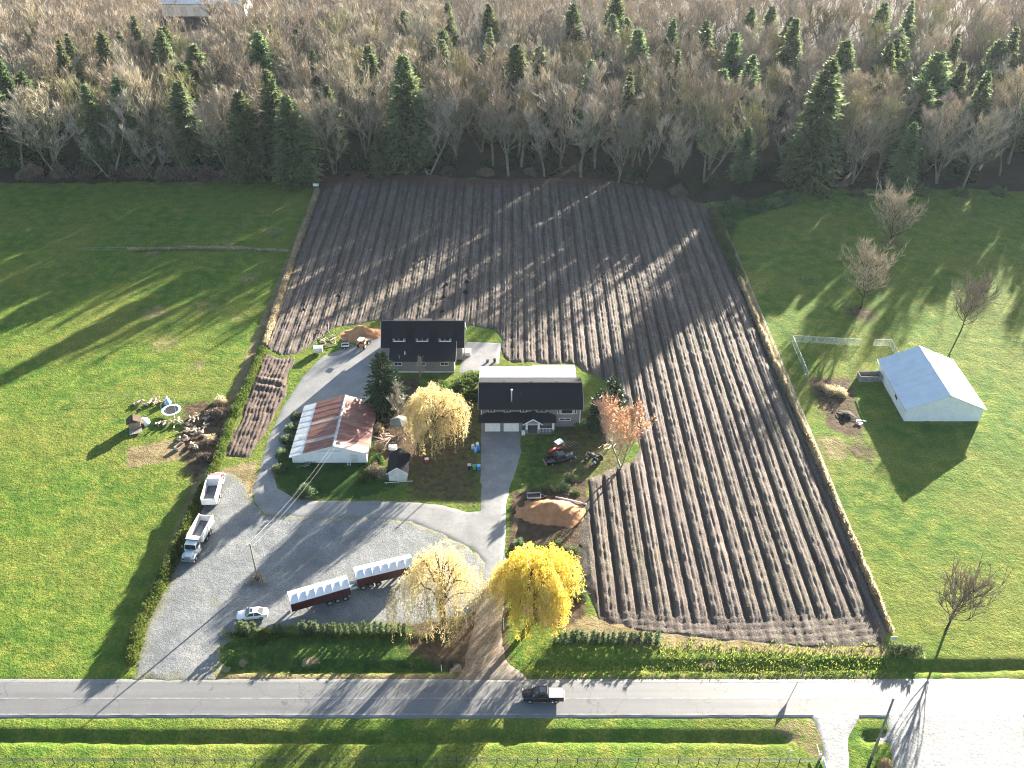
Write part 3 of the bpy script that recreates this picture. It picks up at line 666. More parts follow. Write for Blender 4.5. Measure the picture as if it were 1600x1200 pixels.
def gen_willow(seed, Ht, rad, strands=420, leaves=26, leaf=0.2, ground=1.2, bare=0.0, lob=0.19):
    """weeping tree: short trunk, arching limbs, long hanging strands set with narrow leaves"""
    r = np.random.default_rng(seed); A = []; B = []; RA = []; RB = []
    def path(pts, r0, r1):
        n = len(pts) - 1
        for i in range(n): A.append(pts[i]); B.append(pts[i + 1]); RA.append(r0 + (r1 - r0) * i / n); RB.append(r0 + (r1 - r0) * (i + 1) / n)
    th = Ht * 0.22; path([np.array([0, 0, -0.2]), np.array([0.1, 0, th * 0.5]), np.array([0.0, 0.15, th])], 0.55, 0.42)
    arms = []
    for k in range(22):
        az = k * 2.4 + r.uniform(-0.4, 0.4); reach = rad * r.uniform(0.25, 0.9); top = Ht * r.uniform(0.72, 0.98) * (1 - 0.28 * (reach / rad) ** 2)
        pts = []
        for f in np.linspace(0, 1, 8):
            x = reach * (f ** 1.25); z = th + (top - th) * math.sin(min(1.0, f * 1.12) * math.pi / 2)
            pts.append(np.array([math.cos(az + 0.3 * f) * x, math.sin(az + 0.3 * f) * x, z]) + r.normal(size=3) * 0.12)
        path(pts, 0.2, 0.035); arms.append(pts)
    C = []; T = []; S = []
    ph = r.uniform(0, 6.28, 3)
    for k in range(strands):
        az = r.uniform(0, 6.283); q = math.sqrt(r.uniform(0.0, 1.0)); k2 = 1 + lob * math.sin(3 * az + ph[0]) + lob * 0.7 * math.sin(5 * az + ph[1])
        R0 = rad * q * k2 * 0.9 * r.uniform(0.86, 1.1)
        z0 = Ht * (1 - 0.42 * q ** 2.4) * r.uniform(0.86, 1.06) + 0.5 * math.sin(4 * az + ph[2])
        zl = max(ground * r.uniform(0.5, 2.2), z0 - (z0 - ground) * r.uniform(0.25, 1.05) * (0.35 + 0.65 * q))
        n = 7; pts = []
        for f in np.linspace(0, 1, n):
            out = R0 + rad * 0.16 * math.sin(min(1, f * 1.6) * math.pi / 2) * k2
            pts.append(np.array([math.cos(az) * out, math.sin(az) * out, z0 + 0.35 * math.sin(math.pi * min(1, f * 2.5)) - (z0 - zl) * f ** 1.25]) + r.normal(size=3) * 0.09)
        for a_, b_ in zip(pts[:-1], pts[1:]): S.append((a_, b_))
        if r.random() < bare: continue
        m = int(leaves * (z0 - zl) / Ht * 2.2) + 4
        f = r.random(m) * (n - 1); i = np.minimum(f.astype(int), n - 2); fr = (f - i)[:, None]; P = np.array(pts)
        C.append(P[i] * (1 - fr) + P[i + 1] * fr + r.normal(size=(m, 3)) * 0.14); T.append(np.stack([r.normal(size=m) * 0.6, r.normal(size=m) * 0.6, -np.abs(r.normal(size=m)) - 0.2], 1))
    C = np.concatenate(C); T = np.concatenate(T); n = len(C)
    lv = quads_at(C, T, leaf * r.uniform(0.35, 0.6, n), leaf * r.uniform(1.0, 2.0, n), r, 0.4)
    s0 = np.array([a for a, _ in S]); s1 = np.array([b for _, b in S]); d = s1 - s0
    sv = quads_at(s0, d, np.full(len(S), 0.045), np.linalg.norm(d, axis=1), r, 0.8)
    return segs_mesh(A, B, RA, RB, 6), lv, sv

def tree_meshes(name, limb, leaves, bark, leaf, extra=None):
    return (np_mesh(name + '_trunk', *limb, M[bark], True), np_mesh(name + '_crown', *leaves, M[leaf]), None if extra is None else np_mesh(name + '_strands', *extra[0], M[extra[1]]))
def plant(name, kind, label, catg, loc, rz=0.0, sc=(1, 1, 1), group=None, trunk='trunk', crown='crown'):
    t = thing(name, label, catg, loc, rz, group, sc)
    link(trunk, kind[0], t); link(crown, kind[1], t)
    if kind[2] is not None: link('hanging_twigs', kind[2], t)
    return t
def zat(py, Y):
    d = ray(800, py); return CAMH + d[2] * Y / d[1]
# ------------------------------------------------------------------ woods behind the field
BARE = []
for i, (ht, sp, lb, fi, up, st, twm, n) in enumerate([
        (27, 5.2, 20, 0.25, 1.15, 1, 'twig', 3400), (25, 5.6, 22, 0.2, 0.95, 1, 'twig', 3600), (28, 4.6, 20, 0.3, 1.4, 1, 'twig_grey', 3000),
        (24, 5.4, 24, 0.15, 1.2, 3, 'twig', 3800), (26, 5.0, 22, 0.22, 1.25, 2, 'twig_moss', 3600), (22, 5.0, 22, 0.12, 1.0, 3, 'twig', 3400),
        (29, 5.8, 24, 0.28, 1.1, 1, 'twig_moss', 4000), (25, 4.6, 20, 0.2, 1.5, 2, 'twig_grey', 3200)]):
    limb, tw, _ = gen_bare(100 + i, ht, sp, lb, fi, up, int(n * 0.8), 0.06, 1.6, st)
    BARE.append(tree_meshes('bare%d' % i, limb, tw, 'bark_wood', twm) + (ht,))
CEDAR = []
for i, (ht, rd, mt, dr, pw) in enumerate([(30, 6.6, 'cedar', 0.35, 0.62), (32, 6.0, 'cedar', 0.4, 0.7), (28, 6.6, 'fir', 0.22, 0.75), (33, 6.2, 'fir', 0.3, 0.85), (26, 6.6, 'cedar', 0.3, 0.6)]):
    limb, lv = gen_conifer(200 + i, ht, rd, 66, 19, dr, 0.95, 0.03, pw, sprays=7)
    CEDAR.append(tree_meshes('conifer%d' % i, limb, lv, 'bark_dark', mt) + (ht,))
placed = []
def zone(x, y): return 'above the left meadow' if x < -57 else 'above the right meadow' if x > 57 else 'behind the left half of the field' if x < 0 else 'behind the right half of the field'
def put(kind, name, label, catg, x, y, h, rad_scale=1.0, group=None, z=0.0):
    s = h / kind[3]
    placed.append((x, y)); return plant(name, kind, label, catg, (x, y, z), rnd.uniform(0, 6.28), (s * rad_scale, s * rad_scale, s), group)
G_CON = 'evergreens of the woods behind the field'; G_BARE = 'leafless trees of the woods behind the field'
front = [ # base px, top py, kind, radius factor, label
    ((213, 262), 120, 0, 0.95, 'dark green cedar at the woods front, farthest left above the left meadow'),
    ((395, 281), 140, 4, 0.9, 'pointed cedar left of the tall twin cedars at the left meadow edge'),
    ((466, 288), 148, 0, 1.2, 'broad bright cedar at the field corner beside the left meadow'),
    ((441, 274), 106, 1, 0.95, 'tall cedar rising just behind the broad corner cedar'),
    ((641, 264), 83, 0, 1.0, 'tall solitary cedar standing at the back edge of the field'),
    ((1262, 292), 88, 1, 1.2, 'tallest leaning cedar above the right-hand meadow'),
    ((1157, 283), 196, 4, 0.85, 'short bushy cedar at the woods edge behind the right field corner'),
    ((305, 264), 125, 2, 1.25, 'wide dark evergreen behind the brambles of the left meadow')]
for (bp, ty, k, rf, lab) in front:
    g = at(*bp); put(CEDAR[k], 'cedar_tree', lab, 'tree', g.x, g.y, zat(ty, g.y), rf, G_CON)
tops = [(250, 45, 30), (207, 22, 31), (895, 4, 31), (958, 20, 30), (998, 44, 30), (925, 92, 27), (1060, 76, 27), (1150, 48, 30), (1245, 26, 31), (1325, 60, 30), (1393, 64, 28),
        (765, 42, 28), (590, 205, 14), (690, 60, 27), (845, 70, 26), (1105, 30, 29), (90, 60, 30), (30, 110, 28), (130, 130, 27), (1470, 80, 30), (1545, 110, 29), (1590, 40, 31), (1430, 190, 20)]
for k, (px, py, h) in enumerate(tops):
    g = at(px, py, h)
    if g.y < 262: g.y = 272
    put(CEDAR[(k * 2 + 1) % 5], 'evergreen_tree', 'conical evergreen rising among the leafless trees ' + zone(g.x, g.y), 'tree', g.x, g.y, h, rnd.uniform(0.85, 1.1), G_CON)
def edge_y(x): return float(np.interp(x, [p[0] for p in WOODS[:12]], [p[1] for p in WOODS[:12]]))
cands = []
tries = 0; nb = nc = 0
while tries < 9000 and nb + nc < 322:
    tries += 1
    y = 262 + 108 * rnd.random() ** 0.9; hw = (y * _c + 100 * _s) * 800 / FPX + 8
    x = rnd.uniform(-hw, hw + 26)
    if y < edge_y(x) + 1.0: continue
    if x > 66 and y < 266 and rnd.random() < 0.6: continue
    rmin = 7.4 if y < 285 else 8.6
    if any((x - a) ** 2 + (y - b_) ** 2 < rmin * rmin for a, b_ in placed): continue
    if -128 < x < -108 and y > 340: continue                       # gap in the woods, top left
    if rnd.random() < 0.2 and y > 280:
        nc += 1; put(rnd.choice(CEDAR), 'evergreen_tree', 'conical evergreen rising among the leafless trees ' + zone(x, y), 'tree', x, y, rnd.uniform(20, 31), rnd.uniform(0.8, 1.15), G_CON)
    else:
        nb += 1
        h = rnd.uniform(24, 31) if y > 275 else rnd.uniform(19, 29)
        put(rnd.choice(BARE), 'bare_tree', ('leafless tree at the woods front edge ' if y < edge_y(x) + 9 else 'leafless grey-brown tree within the woods ') + zone(x, y), 'tree', x, y, h, rnd.uniform(1.1, 1.45), G_BARE)
# the far wood: reads as one mass, one object
r_ = np.random.default_rng(77); parts = []
FARS = [gen_bare(150 + i, 26, 6.5, 16, 0.3, 1.1, 1100, 0.11, 1.9, 1 + i % 2) for i in range(4)]
def far_copy(m, x, y, s, a):
    v, f = m; ca, sa = math.cos(a), math.sin(a); w = np.stack([v[:, 0] * ca - v[:, 1] * sa, v[:, 0] * sa + v[:, 1] * ca, v[:, 2]], 1) * s + np.array([x, y, 0]); return w, f
for y in np.arange(372, 455, 9.0):
    for x in np.arange(-240, 255, 11.0):
        if -150 < x < -118 and y > 380: continue
        k = r_.integers(0, 4); parts.append(far_copy(FARS[k][1], x + r_.uniform(-3, 3), y + r_.uniform(-3, 3), r_.uniform(0.8, 1.1), r_.uniform(0, 6)))
        if y < 400: parts.append(far_copy((FARS[k][0][0], FARS[k][0][1]), x, y, 0.9, 0.3)) if r_.random() < 0.25 else None
tag(link('far_woods', np_mesh('far_woods', *cat(parts), M['twig'])), 'distant leafless woods seen over the nearer trees', 'woods', kind='stuff')
# understorey along the edge
BRAM = [tree_meshes('bramble%d' % i, *gen_blob(300 + i, 3.4, 2.4, 3.2, 2600, 0.42, 14, up=0.7), 'bark_dark', 'bramble') for i in range(3)]
SHRUB = [tree_meshes('shrub%d' % i, *gen_blob(310 + i, 1.6, 1.5, 1.6, 900, 0.26, 7), 'bark_dark', 'shrub') for i in range(3)]
DARKSH = [tree_meshes('darkshrub%d' % i, *gen_blob(320 + i, 2.2, 2.0, 2.4, 1500, 0.3, 7), 'bark_dark', 'cedar') for i in range(2)]
for k, (px, py, s) in enumerate([(222, 276, 1.15), (258, 280, 1.2), (292, 279, 1.1), (325, 280, 1.15), (355, 282, 0.95), (180, 276, 1.1), (140, 277, 1.2), (95, 276, 1.0), (50, 277, 1.1)]):
    g = at(px, py); plant('bramble_thicket', BRAM[k % 3], 'brown leafless bramble thicket between the left meadow and the cedars', 'bush', g, k * 1.7, (s, s, s), 'brambles beside the left meadow', 'stems', 'twigs')
for k, (px, py, s) in enumerate([(520, 262, 0.7), (560, 258, 0.8), (700, 272, 0.7), (760, 274, 0.75), (830, 273, 0.7), (905, 268, 0.7), (990, 285, 0.8), (1060, 304, 0.9)]):
    g = at(px, py); plant('undergrowth_bush', BRAM[k % 3], 'low brown undergrowth bush at the foot of the woods behind the field', 'bush', g, k * 2.1, (s, s, s * 0.9), 'undergrowth behind the field', 'stems', 'twigs')
IVY = [tree_meshes('ivy%d' % i, *gen_blob(350 + i, 2.0, 2.0, 5.5, 1500, 0.4, 5, up=0.2), 'bark_dark', 'ivy') for i in range(3)]
k = 0
for x in np.arange(-135, 140, 6.3):
    xx = x + rnd.uniform(-2, 2); yy = edge_y(xx) + rnd.uniform(3, 12); s_ = rnd.uniform(0.7, 1.25); k += 1
    plant('ivy_thicket', IVY[k % 3], 'dark green ivy-covered thicket under the front trees of the woods', 'bush', (xx, yy, 0), k * 1.1, (s_, s_, s_), 'ivy thickets under the front trees', 'stems', 'leaves')
for k, (px, py, s) in enumerate([(1128, 330, 1.2), (1150, 322, 1.3), (1180, 326, 1.3), (1210, 320, 1.2), (1140, 352, 1.0), (1240, 312, 1.1), (1290, 308, 1.0), (1340, 306, 1.1), (1390, 304, 1.0), (1440, 302, 1.2), (1500, 304, 1.2), (1560, 303, 1.2)]):
    g = at(px, py); plant('woodside_shrub', DARKSH[k % 2], 'dark green shrub along the woods beyond the right meadow', 'bush', g, k * 1.3, (s, s, s * 0.7), 'shrubs beyond the right meadow', 'stems', 'leaves')

# ------------------------------------------------------------------ single trees
def one_tree(name, label, bp, kind, h, rf=1.0, rz=0.0):
    g = at(*bp); s = h / kind[3]; return plant(name, kind, label, 'tree', g, rz, (s * rf, s * rf, s))
limb, tw, _ = gen_bare(131, 15, 6.6, 30, 0.2, 0.6, 4200, 0.06, 1.2, 1)
FIELD_TREE = tree_meshes('meadowtree', limb, tw, 'bark_dark', 'twig') + (15,)
one_tree('bare_tree', 'round leafless tree standing alone on the right-hand meadow', (1345, 482), FIELD_TREE, 14.5, 1.15, 0.3)
one_tree('bare_tree', 'leafless tree behind the lone meadow tree, at the right edge', (1388, 392), FIELD_TREE, 16.0, 1.1, 2.0)
one_tree('bare_tree', 'leafless tree beyond the right-hand boundary near the road', (1478, 985), FIELD_TREE, 12, 1.0, 4.0)
one_tree('bare_tree', 'leafless tree beside the pale blue roofed building', (1500, 520), FIELD_TREE, 13, 1.0, 5.0)
limb, lv = gen_conifer(411, 14.3, 4.7, 34, 16, 0.1, 0.62, 0.05, 0.75, sprays=9)
SPR = tree_meshes('yardspruce', limb, lv, 'bark_dark', 'spruce') + (14.3,)
one_tree('spruce_tree', 'dark green spruce between the red barn roof and the far building', (603, 641), SPR, 14.3)
# willows
def willow(name, label, bp, Ht, rad, leaf, seed, strands, leaves, bare, leafsize=0.2, ground=1.2, bark='bark_dark'):
    limb, lv, sv = gen_willow(seed, Ht, rad, strands, leaves, leafsize, ground, bare)
    g = at(*bp); return plant(name, tree_meshes(name + str(seed), limb, lv, bark, leaf, (sv, 'willow_s')), label, 'tree', g, 0.0)
willow('willow_tree', 'bright yellow weeping willow right of the driveway entrance', (836, 968), 14.6, 5.9, 'willow_y', 501, 620, 46, 0.05, 0.25)
willow('willow_tree', 'pale thinning weeping willow left of the driveway entrance', (692, 975), 14.8, 6.6, 'willow_p', 502, 620, 26, 0.25, 0.22)
willow('willow_tree', 'pale yellow weeping willow in the yard beside the house', (682, 694), 12.6, 6.0, 'willow_p', 503, 600, 32, 0.2, 0.23)
# orange birch
limb, tw, (c, d, L) = gen_bare(141, 17, 4.4, 26, 0.2, 1.25, 4200, 0.055, 1.3, 2)
r_ = np.random.default_rng(5); keep = (c[:, 2] > 8.5) & (c[:, 0] > -2.5); cc = c[keep]; cc = cc[r_.random(len(cc)) < 0.45 + 0.5 * (cc[:, 0] > 1.5)]; cc = cc + r_.normal(size=cc.shape) * 0.4
lf = quads_at(cc, r_.normal(size=cc.shape), 0.2, 0.3, r_, 0.5)
g = at(972, 735); bt = plant('birch_tree', tree_meshes('birch', limb, tw, 'bark_pale', 'pinktwig'), 'orange-tinged half bare birch at the corner of the ploughed field', 'tree', (g.x, g.y, 0), 0.4)
link('leaves', np_mesh('birch_leaves', *lf, M['orange']), bt)
limb, tw, _ = gen_bare(142, 9, 2.6, 16, 0.15, 1.2, 1400, 0.05, 0.9, 3)
SMALLB = tree_meshes('smallbare', limb, tw, 'bark_pale', 'twig_grey') + (9,)
one_tree('small_tree', 'small pale leafless tree left of the yard willow', (622, 652), SMALLB, 8.0)
one_tree('small_tree', 'thin bare tree before the wall of the far building', (657, 590), SMALLB, 5.0)
one_tree('small_tree', 'straggly bare tree left of the orange birch', (948, 690), SMALLB, 6.5)
# evergreen clump
limb, lv = gen_conifer(421, 10, 3.6, 26, 14, 0.15, 0.6, 0.03, 0.6, sprays=7)
CLUMP = tree_meshes('clump', limb, lv, 'bark_dark', 'spruce') + (10,)
one_tree('evergreen_tree', 'bushy dark evergreen near the right end of the house', (938, 668), CLUMP, 9.0, 1.0)
one_tree('evergreen_tree', 'second bushy dark evergreen, behind the one by the house and left of the birch', (957, 640), CLUMP, 8.0, 1.0, 2.0)
YEL = [tree_meshes('yelshrub%d' % i, *gen_blob(330 + i, 1.7, 1.6, 1.5, 1100, 0.27, 7), 'bark_dark', 'shrub') for i in range(2)]
PALE = [tree_meshes('paleshrub%d' % i, *gen_blob(340 + i, 1.5, 1.4, 1.6, 900, 0.24, 9), 'bark_dark', 'dry_grass') for i in range(2)]
def bush(px, py, kind, s, label, sz=1.0, group=None):
    g = at(px, py); plant('bush', kind, label, 'bush', (g.x, g.y, gz(g.x, g.y)), px * 0.37, (s, s, s * sz), group, 'stems', 'leaves')
for k, (px, py, s) in enumerate([(700, 618, 1.3), (722, 606, 1.4), (739, 594, 1.2), (735, 622, 1.2), (712, 632, 1.1), (688, 604, 0.9)]):
    bush(px, py, YEL[k % 2], s, 'yellow-green garden bush between the house and the far building', 1.0, 'garden bushes beside the house')
bush(478, 772, DARKSH[0], 0.85, 'round dark green bush on the lawn before the red barn')
bush(906, 668, YEL[0], 0.75, 'small yellow shrub at the right front corner of the house')
bush(868, 676, YEL[1], 0.55, 'small green shrub beside the porch of the house')
for k, (px, py, s, kd) in enumerate([(591, 672, 0.9, 'p'), (593, 700, 0.8, 'p'), (586, 738, 1.1, 'p'), (600, 745, 0.9, 'p'), (572, 748, 0.8, 'y'), (590, 720, 0.8, 'y'), (448, 690, 0.6, 'd'), (455, 672, 0.6, 'd'), (463, 654, 0.6, 'd'), (441, 712, 0.6, 'd'), (436, 735, 0.6, 'd')]):
    bush(px, py, {'p': PALE, 'y': YEL, 'd': DARKSH}[kd][k % 2], s, {'p': 'pale dry bush beside the right wall of the red barn', 'y': 'green bush at the right corner of the red barn', 'd': 'dark low shrub along the left wall of the red barn'}[kd], 0.9, {'p': 'dry bushes beside the barn', 'y': 'green bushes beside the barn', 'd': 'shrubs left of the barn'}[kd])
for k, (px, py, s) in enumerate([(838, 772, 0.7), (858, 765, 0.8), (880, 762, 0.8), (900, 770, 0.7), (893, 748, 0.7), (812, 850, 0.7), (840, 858, 0.9), (868, 852, 0.9), (893, 862, 0.8), (880, 890, 0.9), (903, 930, 0.9), (897, 905, 0.8)]):
    bush(px, py, (DARKSH if k % 3 else SHRUB)[k % 2], s * 0.8, 'low dark scrub around the brown sand heap', 0.6, 'scrub around the sand heap')
for k, (px, py, s) in enumerate([(1296, 612, 1.0), (1312, 616, 1.0), (1282, 606, 0.9)]):
    bush(px, py, PALE[k % 2], s, 'dry tangled shrub by the corner of the fenced paddock', 0.8, 'dry shrubs by the paddock')
for k, (px, py, s) in enumerate([(340, 650, 1.0), (330, 690, 0.9), (322, 718, 0.8), (345, 630, 1.0)]):
    bush(px, py, (PALE if k % 2 else BRAM)[k % 2], s * (1 if k % 2 else 0.6), 'tangled brown shrub along the left boundary by the log piles', 0.9, 'shrubs by the log piles')
for k, (px, py, s) in enumerate([(480, 1034, 0.5), (492, 1033, 0.45), (380, 1034, 0.45), (1102, 1036, 0.7), (1112, 1035, 0.6)]):
    bush(px, py, PALE[k % 2], s, 'tuft of tan dead grass in the roadside ditch', 0.28, 'dead grass tufts in the ditch')
for k, (px, py, s) in enumerate([(400, 1000, 0.6), (412, 1003, 0.5), (408, 992, 0.5)]):
    bush(px, py, YEL[k % 2], s, 'low yellow shrub in the sapling row before the white car', 0.8, 'yellow shrubs before the white car')

# ------------------------------------------------------------------ saplings beside the road
limb, lv = gen_conifer(431, 2.5, 0.3, 18, 9, 0.1, 0.2, 0.03, 0.6, sprays=4)
SAP = tree_meshes('sapling', limb, lv, 'bark_dark', 'cedar')
def saplings(pxs, py, label, group):
    for px in pxs:
        g = at(px + rnd.uniform(-1.5, 1.5), py + rnd.uniform(-1.0, 1.0)); s = rnd.uniform(0.75, 1.1)
        plant('cedar_sapling', SAP, label, 'sapling', (g.x, g.y, 0), rnd.uniform(0, 6), (s, s, s), group)
saplings(np.arange(868, 1030, 8.3), 1003, 'small dark cedar sapling in the row right of the driveway entrance', 'cedar saplings right of the entrance')
saplings([372, 381, 389, 397, 430, 438, 446] + list(np.arange(470, 640, 9.0)), 989, 'small dark cedar sapling in the row behind the roadside lawn, left of the entrance', 'cedar saplings left of the entrance')

# ------------------------------------------------------------------ hedges, strips of long grass
def strip_leaves(pts, w, h, n_per_m, size, seed, up=0.3, wob=0.5):
    r = np.random.default_rng(seed); P = np.array(pts); seg = np.linalg.norm(np.diff(P, axis=0), axis=1); cum = np.concatenate([[0], np.cumsum(seg)])
    n = int(cum[-1] * n_per_m); s = r.random(n) * cum[-1]; i = np.clip(np.searchsorted(cum, s) - 1, 0, len(seg) - 1); f = ((s - cum[i]) / seg[i])[:, None]
    c = P[i] * (1 - f) + P[i + 1] * f; d = np.diff(P, axis=0)[i] / seg[i][:, None]; nrm = np.stack([-d[:, 1], d[:, 0]], 1)
    a = r.uniform(0, math.pi, n); q = r.random(n) ** 0.4; mod = 1 + wob * fbm(s * 1.0, s * 0, 0.35, seed, 3)
    off = np.cos(a) * q * w / 2 * mod; z = np.abs(np.sin(a)) * q * h * mod
    C = np.stack([c[:, 0] + nrm[:, 0] * off, c[:, 1] + nrm[:, 1] * off, z + 0.02], 1)
    T = np.stack([nrm[:, 0] * np.cos(a), nrm[:, 1] * np.cos(a), np.abs(np.sin(a)) + up], 1) + r.normal(size=(n, 3)) * 0.5
    return quads_at(C, T, size * r.uniform(0.4, 0.8, n), size * r.uniform(0.8, 1.5, n), r, 0.3), (P, cum[-1])
def hedge(label, px, w, h, n, size, mat, seed):
    pts = gpts(px); t = thing('hedge', label, 'hedge', (pts[0][0], pts[0][1], 0))
    lv, _ = strip_leaves([(p[0] - pts[0][0], p[1] - pts[0][1]) for p in pts], w, h, n, size, seed)
    link('foliage', np_mesh('hedge_foliage', *lv, M[mat]), t)
    mb = MB()
    for a_, b_ in zip(pts[:-1], pts[1:]):
        L = math.dist(a_, b_); k = max(2, int(L / 1.2))
        for j in range(k):
            x = a_[0] + (b_[0] - a_[0]) * j / k - pts[0][0]; y = a_[1] + (b_[1] - a_[1]) * j / k - pts[0][1]
            mb.tube([(x, y, -0.1), (x + rnd.uniform(-.2, .2), y + rnd.uniform(-.2, .2), h * 0.7)], [0.04, 0.015], 4)
    mb.build('stems', M['bark_dark'], t)
hedge('sunlit green hedge along the left edge of the gravel yard behind the dump trucks', [(336, 735), (318, 770), (303, 805), (285, 845), (262, 895), (243, 935), (222, 975), (212, 1012), (206, 1040)], 1.7, 1.9, 300, 0.3, 'hedge', 61)
hedge('low green hedge along the left edge of the tilled strip', [(412, 548), (395, 585), (375, 630), (358, 668), (345, 705), (336, 732)], 1.8, 1.3, 260, 0.28, 'hedge', 62)
hedge('scrubby hedge between the left meadow and the upper field', [(496, 298), (480, 345), (462, 392), (446, 440), (430, 490), (414, 540)], 1.3, 1.0, 200, 0.28, 'dry_grass', 63)
hedge('dark bushy hedge along the woods side of the right field boundary', [(1113, 335), (1128, 375), (1143, 410), (1158, 440)], 2.6, 1.9, 240, 0.34, 'cedar', 64)
hedge('dark clipped hedge at the right end of the field by the road', [(1388, 1015), (1405, 1020), (1440, 1022)], 2.2, 2.0, 300, 0.3, 'cedar', 65)
def grass_strip(name, label, px, w, h, n, size, seed, mat='dry_grass'):
    lv, _ = strip_leaves(gpts(px), w, h, n, size, seed, up=1.3, wob=0.9)
    o = link(name, np_mesh(name, *lv, M[mat])); tag(o, label, 'grass', kind='stuff')
grass_strip('long_dry_grass', 'tall tan grass along the right field boundary', [(1150, 425), (1203, 553), (1240, 636), (1277, 720), (1332, 850), (1392, 990)], 0.7, 0.95, 120, 0.42, 71)
grass_strip('long_dry_grass', 'thin tan grass line across the left meadow', [(200, 392), (300, 389), (380, 390), (452, 394)], 0.7, 0.55, 60, 0.35, 72)
grass_strip('long_dry_grass', 'dead grass around the base of the yard pole', [(392, 905), (402, 908), (412, 904)], 2.4, 0.25, 90, 0.3, 73)
grass_strip('ditch_weeds', 'coarse green weeds along the ditch below the field', [(1030, 1020), (1150, 1024), (1280, 1028), (1390, 1032)], 5.0, 0.28, 45, 0.28, 74, 'verge')
grass_strip('roadside_grass', 'sunlit tufts on the verge between the ditch and the road', [(822, 1048), (900, 1050), (1050, 1050), (1200, 1050), (1400, 1051)], 2.2, 0.15, 30, 0.2, 75, 'verge')
grass_strip('roadside_grass', 'rough tufts beneath the saplings left of the entrance', [(345, 992), (420, 994), (520, 993), (640, 994), (700, 1000)], 1.2, 0.2, 50, 0.25, 76, 'hedge')
# ------------------------------------------------------------------ buildings
def window(parent, c, w, h, face, panes=2, depth=0.06, fr=0.11, name='window'):
    """framed window; face = outward direction 'y-','y+','x-','x+'; frame is the part, panes its sub-parts"""
    ax = face[0]; sg = -1 if face[1] == '-' else 1
    def P(u, v, d): return (c[0] + u, c[1] + sg * d, c[2] + v) if ax == 'y' else (c[0] + sg * d, c[1] + u, c[2] + v)
    def D(u, v, d): return (u, d, v) if ax == 'y' else (d, u, v)
    f = MB()
    f.box(P(0, h / 2 - fr / 2, depth / 2), D(w, fr, depth)); f.box(P(0, -h / 2 + fr / 2, depth / 2), D(w, fr, depth))
    for s in (-1, 1): f.box(P(s * (w / 2 - fr / 2), 0, depth / 2), D(fr, h - 2 * fr - 0.004, depth - 0.004))
    pw = (w - 2 * fr) / panes
    for k in range(1, panes): f.box(P(-w / 2 + fr + pw * k, 0, depth / 2), D(fr * 0.6, h - 2 * fr - 0.004, depth - 0.01))
    fo = f.build(name, M['white'], parent)
    for k in range(panes):
        MB().box(P(-w / 2 + fr + pw * (k + 0.5), 0, 0.014), D(pw - 0.02, h - 2 * fr - 0.01, 0.02)).build('pane', M['glass'], fo)
    return fo

# ---- the house
H = thing('house', 'large grey two-storey house with black roof, double white garage doors and gabled porch', 'house', (3.65, 147.9, 0))
HW = 9.6
MB().prism([(0, 0), (9.4, 0), (9.4, 4.88), (4.7, 7.05), (0, 4.88)], 'x', -HW, HW).build('wall', M['siding'], H)
SL = (7.3 - 4.8) / 5.3
rf = MB().slab([(-10.2, -0.6, 4.8), (10.2, -0.6, 4.8), (10.2, 4.7, 7.3), (-10.2, 4.7, 7.3)], 0.17).build('roof', M['shingle'], H)
MB().slab([(10.2, 10.0, 4.8), (-10.2, 10.0, 4.8), (-10.2, 4.7, 7.3), (10.2, 4.7, 7.3)], 0.17).build('roof', M['shingle'], H)
MB().box((0, 4.7, 7.32), (20.4, 0.35, 0.07)).build('ridge_cap', M['shingle'], rf)
for x in (-5.2, 0.1, 5.1): MB().box((x, 5.1, 7.25), (0.5, 0.4, 0.3)).build('roof_vent', M['dark_steel'], rf)
g_ = MB(); g_.box((0, -0.68, 4.69), (20.4, 0.13, 0.14)); g_.build('gutter', M['dark_steel'], H)
for s in (-1, 1):
    mb = MB()
    mb.slab([(s * 10.24 - 0.03, -0.62, 4.62), (s * 10.24 + 0.03, -0.62, 4.62), (s * 10.24 + 0.03, 4.7, 7.12), (s * 10.24 - 0.03, 4.7, 7.12)], 0.2)
    mb.slab([(s * 10.24 + 0.03, 10.02, 4.62), (s * 10.24 - 0.03, 10.02, 4.62), (s * 10.24 - 0.03, 4.7, 7.12), (s * 10.24 + 0.03, 4.7, 7.12)], 0.2)
    mb.build('rake_board', M['white'], H)
MB().tube([(-3.75, 0.9, 5.4), (-3.75, 0.9, 8.1)], 0.11, 8).tube([(-3.75, 0.9, 8.1), (-3.75, 0.9, 8.35)], 0.2, 8).build('flue_pipe', M['galv'], H, True)
MB().tube([(-1.9, 2.2, 6.0), (-1.9, 2.2, 6.6)], 0.07, 6).build('vent_pipe', M['dark_steel'], H)
# rear wing under a pale sheet roof
MB().box((-0.5, 12.0, 2.2), (18.8, 4.9, 4.4)).build('rear_wing_wall', M['siding'], H)
MB().slab([(-10.25, 9.6, 4.98), (0.5, 9.6, 4.98), (0.5, 14.3, 4.62), (-10.25, 14.3, 4.62)][::1], 0.14).build('rear_roof', M['membrane'], H)
MB().slab([(0.51, 9.6, 4.985), (9.35, 9.6, 4.985), (9.35, 14.85, 4.6), (0.51, 14.85, 4.6)], 0.14).build('rear_roof', M['membrane'], H)
MB().box((-0.4, 9.66, 5.04), (19.6, 0.1, 0.08)).build('flashing', M['dark_steel'], H)
